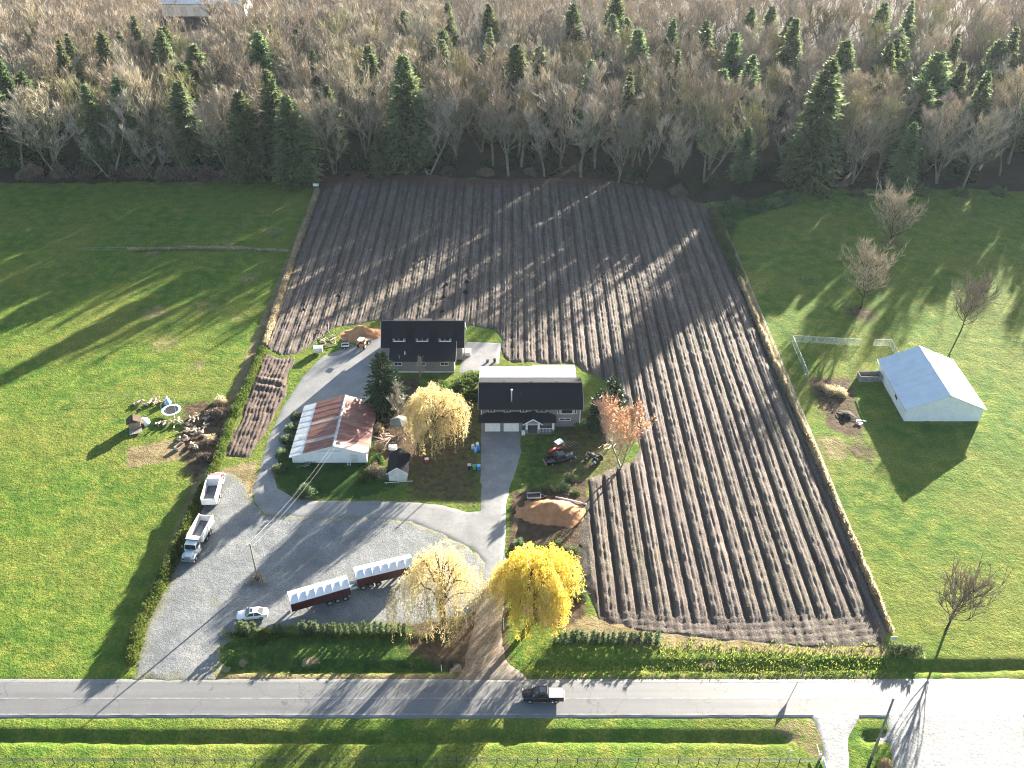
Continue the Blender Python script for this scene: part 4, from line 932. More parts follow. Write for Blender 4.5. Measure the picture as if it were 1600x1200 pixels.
# garage and its hipped lower roof
MB().box((-5.65, -0.8, 1.33), (8.1, 1.6, 2.66)).build('garage_wall', M['siding'], H)
lr = MB()
z1, z0 = 3.62, 2.76
lr.add([(-10.2, -2.2, z0), (4.95, -2.2, z0), (3.3, 0.02, z1), (-8.3, 0.02, z1), (-10.2, 0.02, z0), (4.95, 0.02, z0),
        (-10.2, -2.2, z0 - 0.14), (4.95, -2.2, z0 - 0.14), (4.95, 0.02, z0 - 0.14), (-10.2, 0.02, z0 - 0.14)],
       [(0, 1, 2, 3), (0, 3, 4), (1, 5, 2), (6, 7, 1, 0), (7, 8, 5, 1), (9, 6, 0, 4), (9, 8, 7, 6)])
lr.build('lower_roof', M['shingle'], H)
MB().box((-2.62, -2.26, z0 - 0.08), (15.2, 0.1, 0.13)).build('gutter', M['dark_steel'], H)
for x in (-7.42, -3.8):
    d_ = MB().box((x, -1.64, 1.2), (2.95, 0.08, 2.2)).build('garage_door', M['white'], H)
    for k in range(4): MB().box((x, -1.7, 0.38 + 0.55 * k), (2.8, 0.05, 0.5)).build('door_panel', M['white'], d_, bevel=0.02)
# porch
for k, x in enumerate((-0.8, 1.55, 4.35)):
    MB().box((x, -2.0, 0.5), (0.62, 0.62, 1.0)).build('stone_base', M['timber_grey'], H, bevel=0.03)
    MB().box((x, -2.0, 1.84), (0.42, 0.42, 1.68)).build('porch_post', M['white'], H)
pg = MB(); pk, pe = 3.95, 2.72
pg.slab([(-1.55, -2.75, pe), (0.38, -2.75, pk), (0.38, 0.0, pk), (-1.55, 0.0, pe)][::-1], -0.12)
pg.slab([(2.31, -2.75, pe), (0.38, -2.75, pk), (0.38, 0.0, pk), (2.31, 0.0, pe)], 0.12); pg.build('porch_roof', M['shingle'], H)
MB().prism([(-1.1, pe + 0.12), (1.86, pe + 0.12), (0.38, pk - 0.16)], 'y', -2.55, -2.45).build('porch_gable', M['siding'], H)
mb = MB()
for s in (-1, 1):
    a = Vector((0.38 + s * 1.98, -2.8, pe - 0.06)); b_ = Vector((0.38, -2.8, pk + 0.03))
    mb.slab([a, b_, b_ + Vector((0, 0, -0.26)), a + Vector((0, 0, -0.22))], 0.06)
mb.box((0.38, -2.78, pe + 0.06), (2.2, 0.1, 0.16)); mb.build('gable_trim', M['white'], H)
MB().box((0.38, 0.03 - 0.08, 1.1), (1.0, 0.08, 2.1)).build('front_door', M['timber'], H)
MB().box((1.6, -1.2, 0.08), (6.4, 2.4, 0.16)).build('porch_floor', M['concrete'], H)
rl = MB()
for x in np.arange(1.95, 4.1, 0.28): rl.box((x, -2.0, 0.62), (0.06, 0.06, 0.86))
rl.box((3.0, -2.0, 1.08), (2.3, 0.1, 0.08)); rl.build('porch_railing', M['white'], H)
MB().box((-1.45, -2.5, 0.45), (0.7, 0.6, 0.9)).build('planter', M['white'], H, bevel=0.05)
for x, w in ((-7.7, 1.3), (-4.6, 1.3), (-1.45, 1.3), (2.1, 1.9)): window(H, (x, -0.005, 4.05), w, 0.95, 'y-')
window(H, (7.05, -0.005, 3.75), 2.5, 1.3, 'y-', 1, fr=0.16)
for x in (5.35, 8.75): window(H, (x, -0.005, 3.8), 0.45, 1.15, 'y-', 1, fr=0.09)
window(H, (6.7, -0.005, 1.85), 2.3, 0.62, 'y-', 2)
window(H, (9.605, 5, 3.6), 1.3, 1.0, 'x+'); window(H, (-9.605, 4, 3.6), 1.3, 1.0, 'x-')
for x in (-9.63, 9.63): MB().box((x, 0.0, 2.3), (0.16, 0.16, 4.6)).build('corner_board', M['white'], H)

# ---- far building with dormers
B = thing('outbuilding', 'black-roofed grey outbuilding with three dormers behind the dark spruce', 'building', (-19.2, 171.5, 0))
MB().prism([(0, 0), (7.0, 0), (7.0, 3.85), (3.5, 7.5), (0, 3.85)], 'x', -8.55, 8.55).build('wall', M['siding'], B)
rf = MB().slab([(-9.0, -0.5, 3.44), (9.0, -0.5, 3.44), (9.0, 3.5, 7.74), (-9.0, 3.5, 7.74)], 0.18).build('roof', M['shingle'], B)
MB().slab([(9.0, 7.5, 3.44), (-9.0, 7.5, 3.44), (-9.0, 3.5, 7.74), (9.0, 3.5, 7.74)], 0.18).build('roof', M['shingle'], B)
MB().box((0, 3.5, 7.76), (18.0, 0.3, 0.08)).build('ridge_cap', M['shingle'], rf)
for s in (-1, 1):
    mb = MB()
    mb.slab([(s * 9.04 - 0.03, -0.52, 3.26), (s * 9.04 + 0.03, -0.52, 3.26), (s * 9.04 + 0.03, 3.5, 7.56), (s * 9.04 - 0.03, 3.5, 7.56)], 0.2)
    mb.slab([(s * 9.04 + 0.03, 7.52, 3.26), (s * 9.04 - 0.03, 7.52, 3.26), (s * 9.04 - 0.03, 3.5, 7.56), (s * 9.04 + 0.03, 3.5, 7.56)], 0.2)
    mb.build('rake_board', M['white'], B)
for side in (0, 1):
    for x in (-5.0, -0.05, 4.85):
        def Yd(y): return y if side == 0 else 7.0 - y
        w = 1.5
        d_ = MB()
        pr = [(Yd(0.05), 3.7), (Yd(0.05), 5.86), (Yd(2.5), 6.4)]
        d_.prism(pr, 'x', x - w + 0.1, x + w - 0.1)
        dm = d_.build('dormer', M['siding'], B)
        q = [(x - w - 0.15, Yd(-0.55), 5.92), (x + w + 0.15, Yd(-0.55), 5.92), (x + w + 0.15, Yd(2.75), 6.72), (x - w - 0.15, Yd(2.75), 6.72)]
        MB().slab(q if side == 0 else [q[1], q[0], q[3], q[2]], 0.12).build('dormer_roof', M['shingle'], dm)
        if side == 0:
            window(B, (x, 0.045, 5.28), 2.2, 0.98, 'y-', 2, name='dormer_window')
            MB().box((x, -0.02, 4.74), (2.5, 0.16, 0.08)).build('sill', M['white'], dm)
MB().box((0.25, -2.3, 1.55), (13.3, 4.9, 3.1)).build('lean_to_wall', M['siding'], B)
MB().prism([(-4.7, 3.0), (0.2, 3.0), (0.2, 4.45)], 'x', -6.35, 6.85).build('lean_to_end', M['siding'], B)
MB().slab([(-6.85, -5.25, 3.15), (7.3, -5.25, 3.15), (7.3, 0.7, 4.75), (-6.85, 0.7, 4.75)], 0.14).build('lean_to_roof', M['shingle'], B)
MB().box((0.2, -5.3, 3.07), (14.1, 0.1, 0.13)).build('gutter', M['dark_steel'], B)
mb = MB(); mb.slab([(7.31, -5.27, 2.98), (7.37, -5.27, 2.98), (7.37, 0.7, 4.58), (7.31, 0.7, 4.58)], 0.18); mb.build('rake_board', M['white'], B)
for x in (-4.95, 0.0, 4.85): window(B, (x, -4.755, 2.2), 1.75, 0.95, 'y-')
MB().box((6.93, -3.2, 1.1), (0.08, 1.0, 2.1)).build('side_door', M['white'], B)
MB().box((0.25, -4.79, 0.12), (13.4, 0.08, 0.24)).build('base_board', M['white'], B)
MB().box((6.93, -4.72, 1.5), (0.14, 0.14, 3.0)).build('corner_board', M['white'], B)
MB().tube([(-3.5, -3.4, 3.6), (-3.5, -3.4, 4.4)], 0.12, 8).build('flue_pipe', M['white'], B)
for x, y in ((-4.7, -3.9), (-4.6, -4.5)): MB().tube([(x, y, 3.4), (x, y, 3.8)], 0.08, 6).build('vent_pipe', M['galv'], B)
MB().box((9.6, 2.2, 0.5), (1.2, 1.6, 1.0)).build('heat_pump', M['offwhite'], B, bevel=0.05)

# ---- red barn, roof laid in sheets
Bn = thing('barn', 'low white barn with rusty red sheet roof and pale tin lean-to strip', 'barn', (-33.0, 136.9, 0))
BL = 15.3
zl = lambda x: 4.3 - 0.31 * abs(x) if x < 0 else 4.3 - 0.3 * x
MB().prism([(-8.1, 0), (5.85, 0), (5.85, 2.35), (0, 4.15), (-8.1, 1.6)], 'y', 0.0, BL).build('wall', M['white'], Bn)
n = 17
for k in range(n):
    y0 = -0.35 + (BL + 0.7) * k / n; y1 = y0 + (BL + 0.7) / n - 0.015; e = 0.025 * (k % 2) + rnd.uniform(0, 0.02)
    mt = 'rust_lt' if k in (3, 9) else 'rust'
    MB().slab([(-5.9, y0, zl(-5.9) + e), (0, y0, 4.3 + e), (0, y1, 4.3 + e), (-5.9, y1, zl(-5.9) + e)], 0.05).build('roof_sheet', M[mt], Bn)
    MB().slab([(0, y0, 4.3 + e), (6.25, y0, zl(6.25) + e), (6.25, y1, zl(6.25) + e), (0, y1, 4.3 + e)], 0.05).build('roof_sheet', M['rust_lt' if k in (0, 1, 16) else 'rust'], Bn)
    MB().slab([(-8.55, y0, zl(-8.55) + e - 0.03), (-5.75, y0, zl(-5.75) + e - 0.03), (-5.75, y1, zl(-5.75) + e - 0.03), (-8.55, y1, zl(-8.55) + e - 0.03)], 0.05).build('tin_sheet', M['tin' if k % 2 else 'offwhite'], Bn)
mb = MB(); mb.slab([(-0.28, -0.37, 4.27), (0, -0.37, 4.39), (0, BL + 0.37, 4.39), (-0.28, BL + 0.37, 4.27)], 0.03); mb.slab([(0, -0.37, 4.39), (0.28, -0.37, 4.27), (0.28, BL + 0.37, 4.27), (0, BL + 0.37, 4.39)], 0.03)
mb.build('ridge_cap', M['ridge'], Bn)
d_ = MB().box((-0.9, -0.05, 1.45), (3.9, 0.07, 2.7)).build('sliding_door', M['white'], Bn)
MB().box((-0.9, -0.1, 2.88), (4.3, 0.08, 0.1)).build('door_rail', M['galv'], d_)
MB().box((3.6, -0.04, 1.05), (1.4, 0.06, 1.9)).build('side_door', M['offwhite'], Bn)
mb = MB()
for (x0, zz0, x1, zz1) in ((-8.55, zl(-8.55), 0, 4.3), (0, 4.3, 6.25, zl(6.25))):
    mb.slab([(x0, -0.4, zz0 - 0.22), (x1, -0.4, zz1 - 0.22), (x1, -0.4, zz1 - 0.02), (x0, -0.4, zz0 - 0.02)], 0.04)
mb.build('rake_board', M['white'], Bn)

# ---- garden shed
Sd = thing('shed', 'small pale garden shed with dark gabled roof beside the loop drive', 'shed', (-20.85, 131.7, 0))
MB().prism([(-1.65, 0), (1.65, 0), (1.65, 2.2), (0, 3.35), (-1.65, 2.2)], 'y', 0, 5.0).build('wall', M['offwhite'], Sd)
for s in (-1, 1):
    q = [(s * 2.0, -0.3, 2.06), (0, -0.3, 3.5), (0, 5.3, 3.5), (s * 2.0, 5.3, 2.06)]
    MB().slab(q if s < 0 else q[::-1], 0.1).build('roof', M['shingle'], Sd)
    a = Vector((s * 2.02, -0.34, 2.0)); b_ = Vector((0, -0.34, 3.47))
    MB().slab([a, b_, b_ + Vector((0, 0, -0.22)), a + Vector((0, 0, -0.2))], 0.05).build('rake_board', M['white'], Sd)
MB().box((0, -0.03, 1.0), (1.3, 0.05, 1.95)).build('door', M['offwhite'], Sd)

# ---- tarp gazebo
Gz = thing('gazebo', 'grey-green octagonal canvas gazebo beside the yard willow', 'gazebo', (at(625, 672).x, at(625, 672).y, 0))
rr, zz = 1.95, 2.2
for k in range(8):
    a0, a1 = 2 * math.pi * (k + 0.5) / 8, 2 * math.pi * (k + 1.5) / 8
    p0 = (rr * math.cos(a0), rr * math.sin(a0), zz); p1 = (rr * math.cos(a1), rr * math.sin(a1), zz)
    mb = MB(); mb.add([p0, p1, (0, 0, 3.0), (p0[0] * 0.98, p0[1] * 0.98, zz - 0.06), (p1[0] * 0.98, p1[1] * 0.98, zz - 0.06), (0, 0, 2.93)], [(0, 1, 2), (5, 4, 3), (0, 3, 4, 1)])
    mb.build('roof_panel', M['canvas'], Gz)
    MB().tube([(p0[0] * 0.96, p0[1] * 0.96, 0), (p0[0] * 0.96, p0[1] * 0.96, zz)], 0.05, 6).build('post', M['timber'], Gz)

# ---- neighbour building on the right
p = at(1371, 561, 3.2); q = at(1404, 640, 3.2)
Nb = thing('building', 'white building with pale blue metal roof on the right edge', 'building', (p.x + 0.5, q.y, 0))
L_ = p.y - q.y; Wd = 15.0
MB().prism([(0, 0), (Wd, 0), (Wd, 3.1), (Wd / 2, 6.3), (0, 3.1)], 'y', 0.4, L_ - 0.4).build('wall', M['white'], Nb)
for k in range(9):
    y0 = L_ * k / 9; y1 = L_ * (k + 1) / 9 - 0.03
    MB().slab([(-0.5, y0, 3.1), (Wd / 2, y0, 6.6), (Wd / 2, y1, 6.6), (-0.5, y1, 3.1)], 0.1).build('roof_sheet', M['blue_roof'], Nb)
    MB().slab([(Wd / 2, y0, 6.6), (Wd + 0.5, y0, 3.1), (Wd + 0.5, y1, 3.1), (Wd / 2, y1, 6.6)], 0.1).build('roof_sheet', M['blue_roof'], Nb)
MB().box((-0.56, L_ / 2, 3.02), (0.1, L_, 0.14)).build('gutter', M['galv'], Nb)
window(Nb, (-0.005, L_ * 0.35, 1.7), 1.6, 1.0, 'x-')
# ---- a pale roof beyond the woods, top left
g = at(314, -2, 8)
Fb = thing('farm_building', 'long pale farm building showing beyond the gap in the woods, top left', 'building', (g.x, g.y, 0))
MB().prism([(0, 0), (18, 0), (18, 6.0), (9, 9.5), (0, 6.0)], 'x', -19, 19).build('wall', M['white'], Fb)
MB().slab([(-20, -0.8, 5.9), (20, -0.8, 5.9), (20, 9, 9.7), (-20, 9, 9.7)], 0.2).build('roof', M['blue_roof'], Fb)
MB().slab([(20, 18.8, 5.9), (-20, 18.8, 5.9), (-20, 9, 9.7), (20, 9, 9.7)], 0.2).build('roof', M['blue_roof'], Fb)
for x in np.arange(-15, 16, 6): MB().box((x, -0.04, 2.4), (3.2, 0.08, 4.2)).build('sliding_door', M['offwhite'], Fb)
# ------------------------------------------------------------------ vehicles
def wheel(parent, x, y, r, w, rim='steel', name='wheel'):
    t = MB().tube([(x, y - w / 2, r), (x, y - w / 2 + 0.03, r), (x, y + w / 2 - 0.03, r), (x, y + w / 2, r)], [r * 0.86, r, r, r * 0.86], 16).build(name, M['rubber'], parent)
    mb = MB()
    for s in (-1, 1): mb.tube([(x, y + s * (w / 2 - 0.04), r), (x, y + s * (w / 2 + 0.012), r)], [r * 0.6, r * 0.52], 12)
    mb.build('rim', M[rim], t)
def loft(st, n=3):
    """stations (x, half width, z bottom, z top): rounded body shell"""
    mb = MB(); prof = [(-0.86, 0.0), (-1.0, 0.22), (-0.98, 0.62), (-0.9, 0.9), (-0.72, 1.0), (0.72, 1.0), (0.9, 0.9), (0.98, 0.62), (1.0, 0.22), (0.86, 0.0)]
    k = len(prof)
    for (x, hw, zb, zt) in st: mb.v += [(x, p[0] * hw, zb + p[1] * (zt - zb)) for p in prof]
    for i in range(len(st) - 1):
        for j in range(k): mb.f.append((i * k + j, i * k + (j + 1) % k, (i + 1) * k + (j + 1) % k, (i + 1) * k + j))
    mb.f.append(tuple(range(k))[::-1]); mb.f.append(tuple((len(st) - 1) * k + j for j in range(k)))
    return mb
def cabin(b, t, hwb, hwt, zb, zt):
    """greenhouse from belt x-range b to roof x-range t"""
    return [(b[0], -hwb, zb), (b[1], -hwb, zb), (b[1], hwb, zb), (b[0], hwb, zb), (t[0], -hwt, zt), (t[1], -hwt, zt), (t[1], hwt, zt), (t[0], hwt, zt)]
def glass_on(parent, name, q, inset=0.1, off=0.012):
    q = [Vector(p) for p in q]; c = sum(q, Vector()) / 4; nn = (q[1] - q[0]).cross(q[3] - q[0]).normalized()
    q2 = [p + (c - p) * inset + nn * off for p in q]
    MB().slab(q2, 0.008).build(name, M['glass'], parent)
def greenhouse(parent, paint, b, t, hwb, hwt, zb, zt, split=2, roofmat=None):
    v = cabin(b, t, hwb, hwt, zb, zt)
    MB().add(v, [(3, 2, 1, 0), (4, 5, 6, 7), (0, 1, 5, 4), (1, 2, 6, 5), (2, 3, 7, 6), (3, 0, 4, 7)]).build('cabin', M[roofmat or paint], parent, bevel=0.06)
    V = [Vector(p) for p in v]
    glass_on(parent, 'windscreen', [V[1], V[2], V[6], V[5]], 0.1); glass_on(parent, 'rear_window', [V[3], V[0], V[4], V[7]], 0.13)
    for (i0, i1, j1, j0) in ((0, 1, 5, 4), (2, 3, 7, 6)):
        for k in range(split):
            f0, f1 = k / split, (k + 1) / split
            glass_on(parent, 'side_window', [V[i0].lerp(V[i1], f0), V[i0].lerp(V[i1], f1), V[j0].lerp(V[j1], f1), V[j0].lerp(V[j1], f0)], 0.13)
def mirror_pair(parent, x, y, z, mt):
    for s in (-1, 1): MB().box((x, s * y, z), (0.12, 0.22, 0.18)).build('wing_mirror', M[mt], parent, bevel=0.03)
def lamps(parent, xf, xr, y, zf, zr):
    for s in (-1, 1):
        MB().box((xf, s * y, zf), (0.12, 0.36, 0.18)).build('headlight', M['lamp'], parent, bevel=0.03)
        MB().box((xr, s * y, zr), (0.1, 0.28, 0.3)).build('tail_light', M['red_glass'], parent, bevel=0.02)
def sedan(label, loc, rz):
    t = thing('car', label, 'car', loc, rz)
    loft([(-2.38, 0.62, 0.35, 0.82), (-2.25, 0.84, 0.26, 0.95), (-1.5, 0.91, 0.24, 1.0), (0, 0.92, 0.24, 0.97), (1.0, 0.91, 0.24, 0.94), (1.9, 0.86, 0.25, 0.82), (2.25, 0.74, 0.28, 0.7), (2.38, 0.55, 0.34, 0.6)]).build('body', M['car_white'], t, True)
    greenhouse(t, 'car_white', (-1.75, 1.05), (-0.95, 0.3), 0.82, 0.62, 0.93, 1.44, 2)
    MB().box((0.02, 0, 1.455), (0.4, 0.75, 0.02)).build('sunroof', M['glass'], t)
    for x in (-1.4, 1.45):
        for s in (-1, 1): wheel(t, x, s * 0.8, 0.33, 0.24)
    mirror_pair(t, 0.75, 0.98, 0.98, 'car_white'); lamps(t, 2.2, -2.3, 0.6, 0.62, 0.78)
    return t
def pickup(label, loc, rz, cover=None, paint='car_black'):
    t = thing('pickup_truck', label, 'pickup truck', loc, rz)
    loft([(-0.78, 0.97, 0.42, 1.12), (0.6, 0.98, 0.42, 1.14), (1.4, 0.98, 0.42, 1.16), (2.3, 0.96, 0.42, 1.1), (2.78, 0.9, 0.46, 1.0), (2.95, 0.76, 0.5, 0.88)]).build('body', M[paint], t, True)
    greenhouse(t, paint, (-0.8, 1.5), (-0.62, 0.75), 0.92, 0.74, 1.12, 1.86, 2)
    MB().box((0.05, 0, 1.875), (0.9, 0.95, 0.03)).build('roof_panel', M['glass'], t)
    bed = MB(); 
    for s in (-1, 1): bed.box((-1.85, s * 0.93, 0.82), (2.1, 0.1, 0.66))
    bed.box((-2.87, 0, 0.82), (0.08, 1.94, 0.66)); bed.box((-1.85, 0, 0.6), (2.08, 1.8, 0.1)); bed.build('cargo_bed', M[paint], t, bevel=0.02)
    if cover: MB().box((-1.83, 0, 1.19), (2.02, 1.74, 0.06)).build('bed_cover', M[cover], t, bevel=0.02)
    MB().box((-2.98, 0, 0.55), (0.14, 1.8, 0.18)).build('rear_bumper', M['steel'], t, bevel=0.03)
    MB().box((2.95, 0, 0.56), (0.16, 1.75, 0.2)).build('front_bumper', M['steel'], t, bevel=0.03)
    MB().box((0.2, 0.0, 0.42), (2.4, 2.02, 0.08)).build('running_board', M['dark_steel'], t)
    for x in (-1.85, 1.85):
        for s in (-1, 1): wheel(t, x, s * 0.84, 0.4, 0.28)
    mirror_pair(t, 1.0, 1.08, 1.25, paint); lamps(t, 2.86, -2.9, 0.74, 0.86, 0.9)
    return t
pickup('black crew cab pickup with grey bed cover driving on the road', (4.4, 84.75, 0.13), math.pi, 'tonneau')
sedan('white sedan with dark sunroof parked on the gravel', (-40.3, 99.75, 0.06), math.pi + R(8))
a = at(853, 726); b_ = at(896, 716)
pk_ = pickup('black pickup with open bed parked on grass beside the red tractor', ((a.x + b_.x) / 2, (a.y + b_.y) / 2, 0.03), math.atan2(b_.y - a.y, b_.x - a.x), None)

def dump_truck(label, loc, rz, cabm):
    t = thing('dump_truck', label, 'dump truck', loc, rz)
    for s in (-1, 1): MB().box((-0.2, s * 0.42, 0.95), (8.2, 0.16, 0.28)).build('chassis_rail', M['dark_steel'], t)
    # box: floor, two sides, headboard, tailgate
    MB().box((-2.0, 0, 1.4), (4.9, 2.3, 0.14)).build('box_floor', M['bed_steel'], t)
    for s in (-1, 1):
        MB().box((-2.0, s * 1.2, 2.1), (5.1, 0.1, 1.4)).build('box_side', M['truck_white'], t)
        mb = MB()
        for k in range(7): mb.box((-4.35 + 0.78 * k, s * 1.285, 2.05), (0.12, 0.07, 1.3))
        mb.box((-2.0, s * 1.21, 2.84), (5.2, 0.2, 0.1)); mb.build('side_rib', M['truck_white'], t)
    hb = MB(); hb.slab([(0.55, -1.15, 1.4), (0.55, 1.15, 1.4), (0.75, 1.15, 2.9), (0.75, -1.15, 2.9)], 0.1); hb.build('headboard', M['truck_white'], t)
    MB().box((1.1, 0, 2.92), (0.9, 2.3, 0.08)).build('cab_guard', M['truck_white'], t)
    MB().box((-4.52, 0, 2.05), (0.1, 2.3, 1.3)).build('tailgate', M['truck_white'], t)
    # cab and hood
    greenhouse(t, cabm, (1.35, 2.75), (1.45, 2.5), 1.08, 0.98, 1.75, 2.6, 1)
    MB().box((2.05, 0, 1.25), (1.4, 2.16, 1.02)).build('cab_body', M[cabm], t, bevel=0.06)
    loft([(2.75, 0.85, 0.7, 1.8), (3.6, 0.78, 0.7, 1.66), (4.1, 0.66, 0.72, 1.5)]).build('hood', M[cabm], t, True)
    MB().box((4.13, 0, 1.1), (0.06, 1.0, 0.66)).build('grille', M['steel'], t)
    MB().box((4.25, 0, 0.62), (0.2, 2.3, 0.3)).build('front_bumper', M['steel'], t, bevel=0.03)
    for s in (-1, 1):
        fe = MB(); fe.tube([(2.95, s * 0.95, 0.9), (3.1, s * 0.95, 1.15), (3.45, s * 0.95, 1.26), (3.8, s * 0.95, 1.15), (4.0, s * 0.95, 0.9)], 0.2, 6); fe.build('fender', M[cabm], t, True)
        MB().tube([(1.5, s * 1.0, 0.8), (2.5, s * 1.0, 0.8)], 0.3, 10).build('fuel_tank', M['steel'], t)
        MB().tube([(1.25, s * 1.05, 0.9), (1.25, s * 1.05, 3.1)], 0.08, 8).build('exhaust_stack', M['steel'], t)
        MB().box((2.6, s * 1.35, 2.1), (0.08, 0.25, 0.5)).build('wing_mirror', M['steel'], t)
        MB().box((4.1, s * 0.85, 1.1), (0.1, 0.26, 0.22)).build('headlight', M['lamp'], t)
        wheel(t, 3.45, s * 1.0, 0.52, 0.3)
        for x in (-1.2, -2.5): wheel(t, x, s * 0.92, 0.52, 0.56)
        MB().box((-3.2, s * 0.92, 0.6), (0.04, 0.6, 0.7)).build('mud_flap', M['offwhite'], t)
    return t
dump_truck('white dump truck with faded red cab parked nose up along the hedge', (-53.4, 128.3, 0.05), R(94), 'pink_paint')
dump_truck('white dump truck parked nose towards the road behind the other dump truck', (-52.9, 115.2, 0.05), R(-97), 'truck_white')

def tarp_trailer(label, loc, rz, wheels_at):
    t = thing('semi_trailer', label, 'trailer', loc, rz); L = 9.3; hw = 1.3
    MB().box((0, 0, 1.2), (L, 2 * hw - 0.1, 0.2)).build('deck', M['dark_steel'], t)
    for s in (-1, 1):
        sd = MB().box((0, s * (hw - 0.04), 2.05), (L, 0.08, 1.7)).build('side_wall', M['maroon'], t)
        mb = MB()
        for k in range(15): mb.box((-L / 2 + 0.3 + k * 0.62, s * (hw + 0.02), 2.05), (0.09, 0.05, 1.66))
        mb.build('side_rib', M['maroon'], sd)
        MB().box((0, s * hw, 2.93), (L + 0.06, 0.14, 0.1)).build('top_rail', M['truck_white'], t)
        for k in range(7):     # sagging tarp between bows: each bay its own piece
            x0 = -L / 2 + L * k / 7 + 0.02; x1 = -L / 2 + L * (k + 1) / 7 - 0.02; xm = (x0 + x1) / 2
            za, zb_, sag = 2.98, 3.5, 0.05
            P = [(x0, s * hw, za), (xm, s * hw, za), (x1, s * hw, za), (x0, s * hw * 0.5, za + 0.26), (xm, s * hw * 0.5, za + 0.26 - sag), (x1, s * hw * 0.5, za + 0.26), (x0, 0, zb_), (xm, 0, zb_ - 0.05), (x1, 0, zb_)]
            F = [(0, 1, 4, 3), (1, 2, 5, 4), (3, 4, 7, 6), (4, 5, 8, 7)]
            if s > 0: F = [f[::-1] for f in F]
            MB().add(P, F).build('tarp_bay', M['tarp'], t)
    for k in range(8):
        xb = -L / 2 + L * k / 7
        MB().tube([(xb, -hw, 2.99), (xb, 0, 3.52), (xb, hw, 2.99)], 0.04, 5).build('tarp_bow', M['white'], t)
    for x in (-L / 2 + 0.04, L / 2 - 0.04):
        MB().prism([(-hw + 0.1, 1.25), (hw - 0.1, 1.25), (hw - 0.1, 2.95), (0, 3.38), (-hw + 0.1, 2.95)], 'x', x - 0.04, x + 0.04).build('end_wall', M['truck_white'], t)
    for k in range(3):
        for s in (-1, 1): wheel(t, wheels_at * (L / 2 - 0.9 - 1.25 * k), s * 0.95, 0.52, 0.5)
    for s in (-1, 1):
        MB().box((-wheels_at * 2.2, s * 0.9, 0.6), (0.14, 0.14, 1.1)).build('landing_leg', M['steel'], t)
        MB().box((-wheels_at * 3.4, s * 1.0, 0.75), (0.05, 0.6, 0.7)).build('mud_flap', M['offwhite'], t)
    MB().box((wheels_at * (L / 2 + 0.7), 0, 1.05), (1.5, 0.5, 0.2)).build('hitch_frame', M['steel'], t)
    return t
tarp_trailer('lower white tarped trailer with maroon sides on the gravel, nearer the white car', (-30.2, 102.6, 0.06), R(22.0), 1)
tarp_trailer('upper white tarped trailer with maroon sides partly behind the pale willow', (-20.6, 107.5, 0.06), R(18.5), -1)

def tractor(label, loc, rz, paint, canopy=None, rim='steel', loader=False):
    t = thing('tractor', label, 'tractor', loc, rz)
    loft([(-0.2, 0.36, 0.7, 1.3), (1.0, 0.34, 0.7, 1.28), (1.6, 0.28, 0.75, 1.15)]).build('hood', M[paint], t, True)
    MB().box((-0.6, 0, 0.85), (1.0, 0.8, 0.5)).build('rear_body', M[paint], t, bevel=0.05)
    MB().box((-0.55, 0, 1.3), (0.5, 0.5, 0.14)).box((-0.8, 0, 1.5), (0.12, 0.5, 0.4)).build('seat', M['black_p'], t, bevel=0.03)
    MB().tube([(-0.05, 0, 1.25), (-0.25, 0, 1.6)], 0.03, 6).tube([(-0.3, -0.2, 1.58), (-0.2, 0, 1.64), (-0.3, 0.2, 1.58)], 0.025, 5).build('steering_wheel', M['black_p'], t)
    MB().tube([(0.9, 0.15, 1.25), (0.9, 0.15, 2.0)], 0.04, 6).build('exhaust_pipe', M['dark_steel'], t)
    for s in (-1, 1):
        wheel(t, -0.7, s * 0.72, 0.62, 0.38, rim); wheel(t, 1.25, s * 0.6, 0.36, 0.24, rim)
        MB().tube([(-1.3, s * 0.72, 1.05), (-1.0, s * 0.72, 1.32), (-0.6, s * 0.72, 1.38), (-0.2, s * 0.72, 1.2)], 0.16, 6).build('mudguard', M[paint], t, True)
        if canopy: MB().tube([(-0.95, s * 0.45, 1.0), (-0.95, s * 0.45, 2.35)], 0.035, 6).build('canopy_post', M['dark_steel'], t)
    if canopy: MB().box((-0.75, 0, 2.4), (1.5, 1.3, 0.1)).build('canopy', M[canopy], t, bevel=0.04)
    if loader:
        for s in (-1, 1): MB().tube([(-0.3, s * 0.5, 1.3), (1.4, s * 0.5, 1.25), (2.3, s * 0.5, 0.5)], 0.07, 6).build('loader_arm', M[paint], t)
        MB().slab([(2.3, -0.8, 0.1), (2.3, 0.8, 0.1), (2.7, 0.8, 0.7), (2.7, -0.8, 0.7)], 0.06).box((2.5, 0, 0.12), (0.7, 1.6, 0.06)).build('loader_bucket', M['steel'], t)
    return t
g = at(868, 710); tractor('red tractor with white canopy parked beside the black pickup', (g.x, g.y + 0.4, 0.02), R(215), 'red_paint', 'white')
g = at(929, 720); tractor('old grey tractor with pale wheels on the rough grass', (g.x, g.y, 0.02), R(140), 'dark_steel', None, 'white')
g = at(568, 542); tractor('orange loader with white canopy beside the far sand heap', (g.x, g.y, 0.09), R(70), 'orange_paint', 'white', 'white', True)
